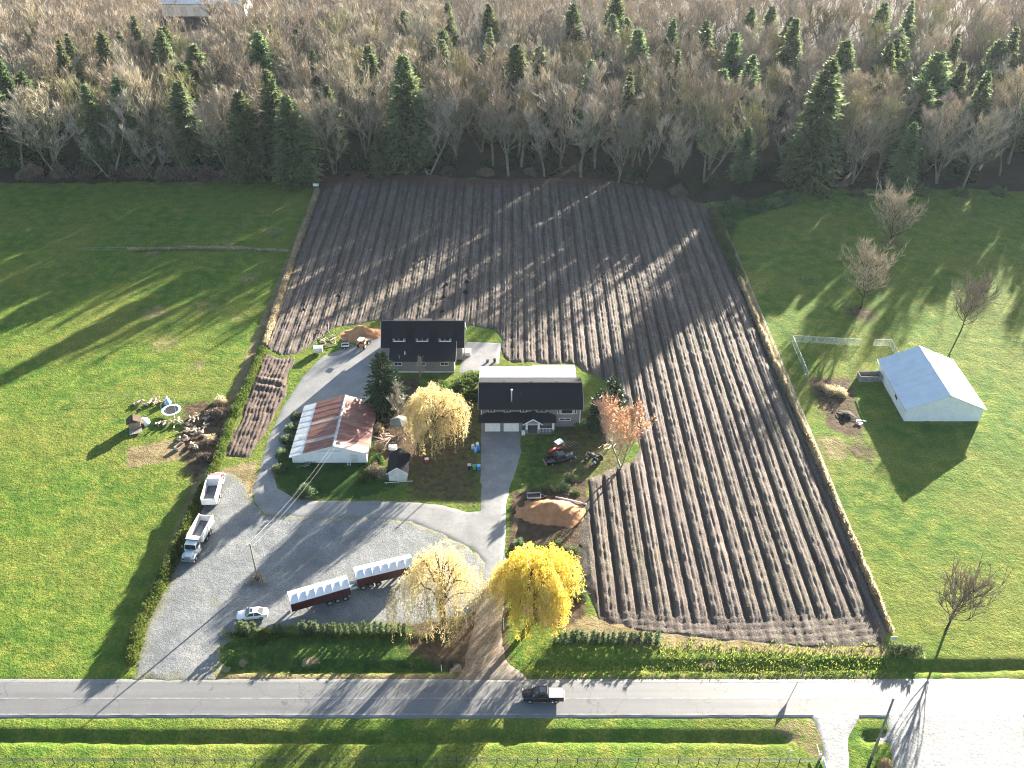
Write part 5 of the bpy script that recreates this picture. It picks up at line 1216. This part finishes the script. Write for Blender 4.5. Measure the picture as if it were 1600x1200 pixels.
# implement behind the red tractor
g = at(892, 697); Im = thing('harrow', 'rusty brown harrow on the grass behind the red tractor', 'farm tool', (g.x, g.y, 0.03), R(40))
for k in range(5): MB().box((-1.2 + 0.6 * k, 0, 0.3), (0.08, 1.5, 0.1)).build('tine_bar', M['timber'], Im)
for s in (-1, 1): MB().box((0, s * 0.65, 0.38), (3.0, 0.1, 0.08)).build('frame', M['bark_dark'], Im)
mb = MB()
for k in range(5):
    for j in range(5): mb.tube([(-1.2 + 0.6 * k, -0.6 + 0.3 * j, 0.3), (-1.25 + 0.6 * k, -0.6 + 0.3 * j, -0.03)], 0.02, 4)
mb.build('tines', M['dark_steel'], Im)
def flat_trailer(label, px, py, rz, L, W_, mt):
    g = at(px, py); t = thing('utility_trailer', label, 'trailer', (g.x, g.y, 0.03), rz)
    MB().box((0, 0, 0.55), (L, W_, 0.1)).build('deck', M['black_p'], t)
    for s in (-1, 1):
        MB().box((0, s * (W_ / 2 + 0.03), 0.72), (L, 0.05, 0.3)).build('side_board', M[mt], t); wheel(t, -0.2, s * (W_ / 2 + 0.12), 0.3, 0.18)
    for s in (-1, 1): MB().box((s * L / 2, 0, 0.72), (0.05, W_, 0.3)).build('end_board', M[mt], t)
    MB().tube([(L / 2, 0.5, 0.5), (L / 2 + 1.2, 0, 0.45), (L / 2, -0.5, 0.5)], 0.04, 5).build('draw_bar', M['steel'], t)
flat_trailer('small dark utility trailer behind the brown sand heap', 834, 779, R(4), 2.4, 1.3, 'galv')
flat_trailer('small white framed trailer before the far sand heap', 540, 543, R(5), 1.6, 1.1, 'white')

# ------------------------------------------------------------------ heaps
def heap(name, label, px0, px1, py, depth, h, mat, seed, catg='heap'):
    a = at(px0, py); b_ = at(px1, py); cx, cy = (a.x + b_.x) / 2, a.y; rx_ = (b_.x - a.x) / 2; ry_ = depth / 2
    xs = np.linspace(-rx_ * 1.1, rx_ * 1.1, 56); ys = np.linspace(-ry_ * 1.1, ry_ * 1.1, 40)
    def zf(X, Y):
        q = np.hypot(X / rx_, Y / ry_) + 0.22 * fbm(X, Y, 0.3, seed, 3)
        z = h * (1 - sstep(0.0, 1.0, q) ** 0.8) * (1 + 0.3 * fbm(X, Y, 0.4, seed + 9, 3)) + 0.16 * fbm(X, Y, 1.1, seed + 5, 3)
        return np.where(q < 1, np.maximum(z, 0.0), (1 - q) * 1.2) - 0.02
    o = link(name, grid_mesh(name, xs, ys, zf, mat), None, (cx, cy, 0.0)); tag(o, label, catg); return o
heap('sand_heap', 'large brown sand heap beside the driveway', 806, 920, 801, 8.0, 3.0, M['sand'], 141)
heap('sand_heap', 'smaller orange-brown sand heap behind the far building', 526, 602, 524, 6.5, 2.6, M['sand'], 151)
heap('earth_heap', 'low brown earth heap on the right-hand lawn', 1306, 1340, 650, 4.0, 0.7, M['litter'], 161)
for k, (px, py) in enumerate([(729, 424), (729, 441), (727, 457), (697, 446), (693, 464), (691, 487), (528, 462), (474, 485)]):
    heap('weed_heap', 'small dark heap of pulled weeds on the rows behind the far building' if k < 6 else 'small dark heap of weeds near the left end of the rows', px - 5, px + 7, py, 1.8, 0.75, M['litter'], 170 + k)['group'] = 'weed heaps on the field rows'
# ------------------------------------------------------------------ piles of logs and boards
def pile(name, label, px, py, n, L, rad, spread, seed, mat='log', part='log', catg='pile', group=None, flat=False):
    r = random.Random(seed); g = at(px, py); t = thing(name, label, catg, (g.x, g.y, 0), r.uniform(0, 1), group)
    me = None
    for k in range(n):
        if me is None:
            mb = MB()
            if flat: mb.box((0, 0, 0), (L, rad * 2.4, rad * 0.5))
            else: mb.tube([(-L / 2, 0, 0), (0, 0, rad * 0.1), (L / 2, 0, 0)], [rad, rad * 1.1, rad * 0.95], 7)
            o = mb.build(part, M[mat], t); me = o.data
        else: o = link(part, me, t)
        lay = k / n
        o.location = (r.gauss(0, spread[0]) * (1 - 0.5 * lay), r.gauss(0, spread[1]) * (1 - 0.5 * lay), rad * 0.9 + lay * spread[2] + (0.02 if not flat else 0))
        o.rotation_euler = (0, r.uniform(-0.25, 0.25), r.uniform(0, 3.14) if not flat else r.gauss(0, 0.5)); s = r.uniform(0.6, 1.15); o.scale = (s, s, s)
    return t
G_LOG = 'log piles in the garden left of the hedge'
for k, (px, py, n, sx, sy) in enumerate([(238, 631, 14, 1.3, 0.5), (222, 630, 12, 1.0, 0.5), (256, 630, 10, 0.9, 0.5), (258, 664, 14, 1.2, 0.7), (276, 660, 10, 0.6, 0.8), (302, 658, 14, 1.0, 0.9), (297, 674, 14, 0.8, 1.0), (290, 688, 12, 0.6, 1.0), (312, 676, 12, 0.8, 1.2), (308, 700, 10, 0.7, 1.2), (322, 660, 10, 0.8, 1.0)]):
    pile('log_pile', ['row of pale cut logs behind the trampoline', 'row of pale cut logs behind the trampoline', 'row of pale cut logs behind the trampoline', 'heap of split logs just below the trampoline', 'heap of split logs just below the trampoline'][k] if k < 5 else 'heap of pale split logs in the rows beside the left hedge',
         px, py, n, 0.9, 0.17, (sx, sy, 0.6), 600 + k, group=G_LOG)
g = at(281, 700); Cr = thing('crate', 'open pale wooden crate at the end of the log rows', 'crate', (g.x, g.y, 0), R(60))
for s in (-1, 1):
    MB().box((0, s * 0.5, 0.35), (1.8, 0.06, 0.7)).build('side_board', M['log'], Cr); MB().box((s * 0.9, 0, 0.35), (0.06, 0.94, 0.7)).build('end_board', M['log'], Cr)
MB().box((0, 0, 0.05), (1.7, 0.92, 0.06)).build('base', M['timber'], Cr)
pile('board_pile', 'jumble of brown boards behind the gazebo', 612, 655, 16, 2.4, 0.09, (1.6, 1.2, 0.7), 640, 'timber', 'board', flat=True)
pile('board_pile', 'reddish boards heaped between the barn and the gazebo', 600, 688, 12, 2.6, 0.09, (0.7, 1.8, 0.5), 641, 'rust_lt', 'board', flat=True)
pile('pallet_pile', 'dark pallets and scrap below the gazebo', 617, 690, 9, 1.6, 0.12, (0.6, 0.7, 0.6), 642, 'black_p', 'pallet', flat=True)
pile('board_pile', 'scrap boards along the front wall of the barn', 486, 724, 9, 1.6, 0.07, (1.3, 0.25, 0.35), 643, 'timber_grey', 'board', flat=True)
pile('brush_pile', 'pale branches and rubble left of the far sand heap', 512, 535, 22, 1.7, 0.09, (2.2, 1.6, 0.6), 644, 'log', 'branch')
pile('brush_pile', 'long branches lying along the field edge by the far sand heap', 500, 522, 10, 4.5, 0.06, (2.0, 1.4, 0.3), 645, 'bark_pale', 'branch')
pile('scrap_pile', 'white scrap lying beside the brown earth heap on the right', 1345, 661, 8, 0.9, 0.14, (0.7, 0.5, 0.25), 646, 'offwhite', 'scrap', flat=True)
pile('board_pile', 'boards lying before the birch', 952, 698, 8, 1.8, 0.08, (1.2, 0.8, 0.3), 647, 'log', 'board', flat=True)
def boxy(name, label, catg, px, py, d, mat, rz=0.0, z=0.0, lid=None):
    g = at(px, py); t = thing(name, label, catg, (g.x, g.y, z), rz)
    MB().box((0, 0, d[2] / 2), d).build('body', M[mat], t, bevel=min(d) * 0.08)
    MB().box((0, 0, d[2] + 0.03), (d[0] * 1.06, d[1] * 1.06, 0.06)).build('lid', M[lid or mat], t, bevel=0.015)
    return t
boxy('chest', 'white chest standing between the gazebo and the shed', 'box', 614, 702, (1.5, 0.8, 0.8), 'white', R(-5))
boxy('tank', 'white tank on the rubble left of the far sand heap', 'tank', 498, 551, (1.9, 1.2, 1.2), 'offwhite', R(5), 0.3)
boxy('chest', 'small red and white chest at the foot of the yard willow', 'box', 667, 722, (0.7, 0.6, 0.8), 'red_paint', 0.2, 0, 'white')
for px, nm in ((762, 'dark low stool at the edge of the concrete pad, the left one'), (773, 'dark taller planter at the edge of the concrete pad, the right one')):
    g = at(px, 566); t = thing('planter', nm, 'planter', (g.x, g.y, 0.07))
    MB().tube([(0, 0, 0), (0, 0, 0.5 + 0.3 * (px > 770))], [0.25, 0.35], 10).build('pot', M['black_p'], t); MB().tube([(0, 0, 0.5 + 0.3 * (px > 770)), (0, 0, 0.53 + 0.3 * (px > 770))], 0.3, 10).build('soil', M['bark_dark'], t)
# bins and barrels
def bin_(px, py, mt, label, lid):
    g = at(px, py); t = thing('wheelie_bin', label, 'bin', (g.x, g.y, 0), R(3))
    mb = MB(); a, b2 = 0.25, 0.32
    mb.add([(-a, -a, 0.08), (a, -a, 0.08), (a, a, 0.08), (-a, a, 0.08), (-b2, -b2, 1.0), (b2, -b2, 1.0), (b2, b2, 1.0), (-b2, b2, 1.0)], [(3, 2, 1, 0), (4, 5, 6, 7), (0, 1, 5, 4), (1, 2, 6, 5), (2, 3, 7, 6), (3, 0, 4, 7)])
    mb.build('body', M[mt], t, bevel=0.03); MB().box((0, 0.02, 1.04), (0.7, 0.74, 0.07)).build('lid', M[lid], t, bevel=0.02)
    for s in (-1, 1): MB().tube([(s * 0.26 - 0.03, 0.28, 0.1), (s * 0.26 + 0.03, 0.28, 0.1)], 0.1, 10).build('wheel', M['rubber'], t)
bin_(733.5, 733, 'black_p', 'black wheelie bin, left of three beside the drive', 'galv')
bin_(741, 734, 'green_p', 'green wheelie bin between the black and the blue bin', 'green_p')
bin_(748, 734, 'blue', 'blue wheelie bin nearest the drive', 'blue_lt')
def barrel(px, py, mt, label, h=0.95):
    g = at(px, py); t = thing('barrel', label, 'barrel', (g.x, g.y, 0))
    MB().tube([(0, 0, 0), (0, 0, 0.1), (0, 0, h * 0.5), (0, 0, h - 0.1), (0, 0, h)], [0.29, 0.32, 0.34, 0.32, 0.29], 14).build('drum', M[mt], t, True)
    MB().tube([(0, 0, h), (0, 0, h + 0.03)], 0.27, 14).build('lid', M[mt], t)
barrel(743, 706, 'blue_lt', 'light blue barrel, front one of the cluster beside the drive'); barrel(739, 701, 'offwhite', 'white barrel left behind the light blue barrel')
barrel(746, 698, 'white', 'white barrel at the back of the cluster beside the drive'); barrel(747.5, 704, 'blue', 'deep blue barrel right of the light blue one')

# ------------------------------------------------------------------ garden left: trampoline and play house
g = at(269, 646); Tr = thing('trampoline', 'round trampoline with black mat and pale blue rim in the left garden', 'trampoline', (g.x, g.y, 0))
ring = [(1.75 * math.cos(t), 1.75 * math.sin(t), 0.9) for t in np.linspace(0, 2 * math.pi, 33)]
mb = MB(); n = 32
for k in range(n):
    t0, t1 = 2 * math.pi * k / n, 2 * math.pi * (k + 1) / n
    mb.slab([(1.45 * math.cos(t0), 1.45 * math.sin(t0), 0.93), (1.9 * math.cos(t0), 1.9 * math.sin(t0), 0.91), (1.9 * math.cos(t1), 1.9 * math.sin(t1), 0.91), (1.45 * math.cos(t1), 1.45 * math.sin(t1), 0.93)], 0.05)
mb.build('rim_pad', M['white'], Tr)
MB().prism([(1.46 * math.cos(t), 1.46 * math.sin(t)) for t in np.linspace(0, 2 * math.pi, 33)[:-1]], 'z', 0.87, 0.89).build('mat', M['black_p'], Tr)
MB().tube(ring, 0.04, 6, False).build('frame', M['galv'], Tr)
for k in range(6):
    t0 = 2 * math.pi * (k + 0.3) / 6; x, y = 1.8 * math.cos(t0), 1.8 * math.sin(t0)
    MB().tube([(x, y, 0), (x, y, 2.6)], 0.035, 6).build('net_pole', M['blue_lt' if k % 3 == 0 else 'galv'], Tr)
g = at(262, 630); Wh = thing('play_tent', 'small blue play tent behind the trampoline', 'tent', (g.x, g.y, 0))
MB().add([(-0.7, -0.6, 0), (0.7, -0.6, 0), (0.7, 0.6, 0), (-0.7, 0.6, 0), (0, 0, 1.4)], [(0, 1, 4), (1, 2, 4), (2, 3, 4), (3, 0, 4), (3, 2, 1, 0)]).build('canvas', M['blue_lt'], Wh)
MB().tube([(0, 0, 1.35), (0, 0, 1.7)], 0.03, 5).build('pole', M['galv'], Wh)
g = at(212, 668); Ph = thing('play_house', 'brown wooden play house with grey deck at the left garden edge', 'play house', (g.x, g.y, 0), R(20))
MB().box((0, 0, 0.9), (2.2, 1.8, 1.8)).build('wall', M['timber'], Ph)
for s in (-1, 1):
    q = [(s * 1.4, -1.1, 1.7), (0, -1.1, 2.6), (0, 1.1, 2.6), (s * 1.4, 1.1, 1.7)]; MB().slab(q if s < 0 else q[::-1], 0.08).build('roof', M['bark_dark'], Ph)
for k in range(6): MB().box((-1.0 + 0.4 * k, -1.7, 0.3), (0.36, 1.6, 0.06)).build('deck_board', M['timber_grey'], Ph)
g = at(226, 662); Dm = thing('dome_tent', 'round white dome beside the play house', 'tent', (g.x, g.y, 0))
MB().tube([(0, 0, 0.0), (0, 0, 0.5), (0, 0, 0.95), (0, 0, 1.25), (0, 0, 1.38)], [1.15, 1.08, 0.85, 0.5, 0.1], 16).build('shell', M['white'], Dm, True)
MB().box((0, -1.08, 0.4), (0.7, 0.2, 0.8)).build('doorway', M['bark_dark'], Dm)

# ------------------------------------------------------------------ fences, poles, signs
def fence(name, label, pts, h, step, rails, pm, rm, r=0.05, mesh=None, catg='fence', tilt=0):
    P = [Vector((p[0], p[1], 0)) for p in pts]; t = thing(name, label, catg, P[0]); pme = None
    for a_, b_ in zip(P[:-1], P[1:]):
        L = (b_ - a_).length; k = max(1, round(L / step))
        for j in range(k + 1):
            if j == 0 and a_ is not P[0]: continue
            q = a_.lerp(b_, j / k) - P[0]; zz = gz((q + P[0]).x, (q + P[0]).y)
            if pme is None: pme = MB().tube([(0, 0, -0.1), (0, 0, h)], r, 6).build('post', M[pm], t, loc=(q.x, q.y, zz)).data
            else: link('post', pme, t, (q.x, q.y, zz))
        d = (b_ - a_); a0 = a_ - P[0]; b0 = b_ - P[0]
        for z, rr in rails:
            MB().tube([(a0.x, a0.y, z), (b0.x, b0.y, z)], rr, 5).build('rail', M[rm], t)
        if mesh: MB().add([(a0.x, a0.y, 0.05), (b0.x, b0.y, 0.05), (b0.x, b0.y, h - 0.05), (a0.x, a0.y, h - 0.05)], [(0, 1, 2, 3)]).build('wire_mesh', M['mesh'], t)
    return t
y_ = at(800, 1193).y
fence('rail_fence', 'dark post and rail fence along the bottom edge of the photo', [(-72, y_), (-2.0, y_ + 0.05), (at(1279, 1190).x, y_)], 1.25, 2.7, ((0.35, 0.03), (0.65, 0.03), (0.95, 0.03), (1.22, 0.035)), 'dark_steel', 'dark_steel', 0.055)
fence('chain_fence', 'silver chain link fence of the paddock beside the pale blue roofed building', gpts([(1262, 594), (1237, 534), (1290, 537), (1343, 540)]), 1.7, 3.6, ((1.68, 0.035), (0.1, 0.02)), 'galv', 'galv', 0.05, True)
fence('chain_fence', 'short silver chain link fence right of the paddock opening', gpts([(1364, 541), (1390, 540), (1402, 560)]), 1.7, 3.0, ((1.68, 0.035), (0.1, 0.02)), 'galv', 'galv', 0.05, True)
fence('wire_fence', 'thin wire fence with grey posts along the right field boundary', [(57.9, 99), (57.9, 160), (57.9, 225)], 1.25, 4.0, ((0.5, 0.012), (0.85, 0.012), (1.18, 0.015)), 'timber_grey', 'galv', 0.06)
fence('wire_fence', 'thin wire fence with grey posts across the left meadow', gpts([(120, 393), (300, 391), (450, 396)]), 1.1, 4.5, ((0.5, 0.012), (1.0, 0.015)), 'timber_grey', 'galv', 0.06)
fence('wire_fence', 'low wire fence behind the log rows of the left garden', gpts([(120, 624), (200, 622), (270, 622), (330, 620)]), 1.0, 3.5, ((0.5, 0.012), (0.95, 0.02)), 'timber_grey', 'timber_grey', 0.06)
# yard pole with service wires to the barn
g = at(403, 906); Po = thing('utility_pole', 'bare wooden utility pole standing in the gravel yard', 'pole', (g.x, g.y, 0))
MB().tube([(0, 0, -0.2), (0, 0, 8.1)], [0.17, 0.11], 10).build('shaft', M['pole'], Po, True)
MB().box((0, 0, 7.7), (1.3, 0.12, 0.12)).build('cross_arm', M['pole'], Po)
for s in (-0.55, 0.55): MB().tube([(s, 0, 7.76), (s, 0, 7.95)], [0.05, 0.07], 8).build('insulator', M['white'], Po)
top = Vector((g.x, g.y, 7.9))
for k, (s, e) in enumerate(((-0.55, Vector((-33.3, 136.6, 4.15))), (0.55, Vector((-32.6, 136.6, 4.15))))):
    st = top + Vector((s, 0, 0)); pts = [(st.lerp(e, f) - Vector((0, 0, 1.0 * 4 * f * (1 - f)))) for f in np.linspace(0, 1, 13)]
    o = MB().tube(pts, 0.01, 5).build('service_wire', M['galv']); tag(o, ('left' if k == 0 else 'right') + ' one of two overhead wires from the yard pole to the barn', 'wire')
g = at(1356, 1200); Rp = thing('utility_pole', 'tall grey utility pole at the lower right corner', 'pole', (g.x, g.y, 0))
MB().tube([(0, 0, -0.2), (0, 0, 14.8)], [0.2, 0.13], 10).build('shaft', M['pole'], Rp, True)
MB().tube([(0, 0, 0.0), (0, 0, 2.6)], [0.215, 0.2], 10).build('guard', M['dark_steel'], Rp, True)
MB().tube([(0, 0, 13.4), (-0.5, 0.0, 13.6), (-0.9, 0, 13.55)], 0.04, 6).build('lamp_arm', M['galv'], Rp)
MB().box((-1.05, 0, 13.52), (0.5, 0.28, 0.16)).build('lamp_head', M['white'], Rp, bevel=0.05)
g = at(1252, 1055); Sg = thing('road_sign', 'diamond road sign on a post beside the road verge', 'sign', (g.x, g.y, 0), R(-34))
MB().tube([(0, 0, -0.1), (0, 0, 2.4)], 0.05, 6).build('post', M['galv'], Sg)
MB().prism([(0, 1.4), (0.42, 1.95), (0, 2.5), (-0.42, 1.95)], 'y', -0.08, -0.055).build('panel', M['timber'], Sg)
g = at(1231, 1186); Mi = thing('round_sign', 'round white disc on a post behind the rail fence', 'sign', (g.x, g.y, 0), 0.1)
MB().tube([(0, 0, -0.1), (0, 0, 1.6)], 0.045, 6).build('post', M['galv'], Mi)
MB().tube([(0, -0.07, 1.75), (0, -0.03, 1.75)], 0.28, 16).build('disc', M['white'], Mi)
g = at(1280, 1188); Gp = thing('gate_post', 'white gate panel at the end of the rail fence', 'gate', (g.x, g.y, 0))
MB().box((0, 0, 0.75), (0.18, 0.18, 1.5)).build('post', M['white'], Gp)
MB().box((0.35, -1.0, 0.6), (0.1, 1.9, 0.9)).build('panel', M['white'], Gp); MB().box((0.05, 1.1, 0.7), (0.08, 1.6, 0.16)).build('rail', M['white'], Gp)
g = at(1391, 1200); Hb = thing('hay_bale', 'old brown round hay bale at the foot of the tall pole', 'hay bale', (g.x - 0.9, g.y - 0.4, 0))
MB().tube([(0, -0.75, 0.9), (0, -0.7, 0.9), (0, 0.7, 0.9), (0, 0.75, 0.9)], [0.82, 0.9, 0.9, 0.82], 20).build('bale', M['hay'], Hb, True)
MB().tube([(0, -0.77, 0.9), (0, -0.75, 0.9)], 0.4, 14).build('bale_end', M['timber'], Hb)
for px, py, h, lab in ((729, 980, 2.6, 'white marker stake left of the driveway, below the pale willow'), (787, 984, 2.6, 'white marker stake right of the driveway, below the yellow willow'), (690, 1048, 1.3, 'short white reflector post on the lawn left of the entrance')):
    g = at(px, py); t = thing('marker_post', lab, 'post', (g.x, g.y, 0)); MB().tube([(0, 0, -0.1), (0, 0, h)], 0.06, 6).build('stake', M['white'], t); MB().box((0, -0.07, h - 0.15), (0.14, 0.03, 0.22)).build('reflector', M['galv'], t)
for px, py, d, lab in ((1394, 1004, (1.0, 0.12, 0.7), 'white board sign at the lower right corner of the field'), (494, 294, (1.6, 0.5, 0.7), 'white box on posts at the upper left corner of the field')):
    g = at(px, py); t = thing('board_sign', lab, 'sign', (g.x, g.y, 0))
    for s in (-1, 1): MB().tube([(s * d[0] * 0.35, 0, -0.1), (s * d[0] * 0.35, 0, 0.7)], 0.05, 6).build('post', M['timber_grey'], t)
    MB().box((0, -0.02, 0.7 + d[2] / 2), d).build('panel', M['white'], t, bevel=0.02)
# skip bin on the right
g = at(1361, 597); Sk = thing('skip_bin', 'grey open-top bin with dark inside beside the pale blue roofed building', 'container', (g.x - 0.2, g.y + 0.9, 0))
for s in (-1, 1):
    MB().box((0, s * 0.95, 0.75), (4.6, 0.1, 1.5)).build('side_wall', M['timber_grey'], Sk); MB().box((s * 2.3, 0, 0.75), (0.1, 1.8, 1.5)).build('end_wall', M['timber_grey'], Sk)
MB().box((0, 0, 0.5), (4.5, 1.8, 0.1)).build('floor', M['bark_dark'], Sk)
# ladder against the barn, posts and line before the shed, beam by the sand heap
g = at(546, 726); La = thing('ladder', 'white ladder leaning on the front wall of the barn', 'ladder', (g.x, 136.0, 0))
for s in (-1, 1): MB().tube([(s * 0.25, 0, 0.02), (s * 0.25, 0.78, 2.4)], 0.045, 5).build('stile', M['white'], La)
for k in range(7): MB().tube([(-0.25, 0.1 + 0.1 * k, 0.3 + 0.31 * k), (0.25, 0.1 + 0.1 * k, 0.3 + 0.31 * k)], 0.03, 5).build('rung', M['white'], La)
g = at(623, 756); Cl = thing('clothes_line', 'white pole frame lying before the small shed', 'frame', (g.x, g.y + 0.2, 0), R(6))
MB().tube([(-2.6, 0, 0.3), (2.6, 0, 0.3)], 0.05, 6).build('cross_bar', M['white'], Cl)
for x in (-2.2, 0, 2.2): MB().tube([(x, 0, -0.05), (x, 0, 0.3 + 0.8 * (x == 0))], 0.05, 6).build('post', M['white'], Cl)
a = at(868, 778); b_ = at(916, 789)
Bm = MB().tube([(0, 0, 0.25), (b_.x - a.x, b_.y - a.y, 0.2)], 0.16, 8).build('concrete_pipe', M['offwhite'], None, loc=(a.x, a.y, 0)); tag(Bm, 'long pale pipe lying along the back of the brown sand heap', 'pipe')
# ------------------------------------------------------------------ thin winter haze, one even volume
hz = MB().box((0, 120, 58.0), (1100, 1000, 121.0)).build('haze', None); tag(hz, 'thin pale winter haze over the land', 'haze', kind='stuff')
hm = bpy.data.materials.new('haze'); hm.use_nodes = True; nt = hm.node_tree; nt.nodes.remove(nt.nodes['Principled BSDF'])
pv = nt.nodes.new('ShaderNodeVolumePrincipled'); pv.inputs['Color'].default_value = (0.72, 0.86, 1.0, 1); pv.inputs['Density'].default_value = 0.000028; pv.inputs['Anisotropy'].default_value = 0.3
nt.links.new(pv.outputs[0], nt.nodes['Material Output'].inputs['Volume']); hz.data.materials.append(hm)
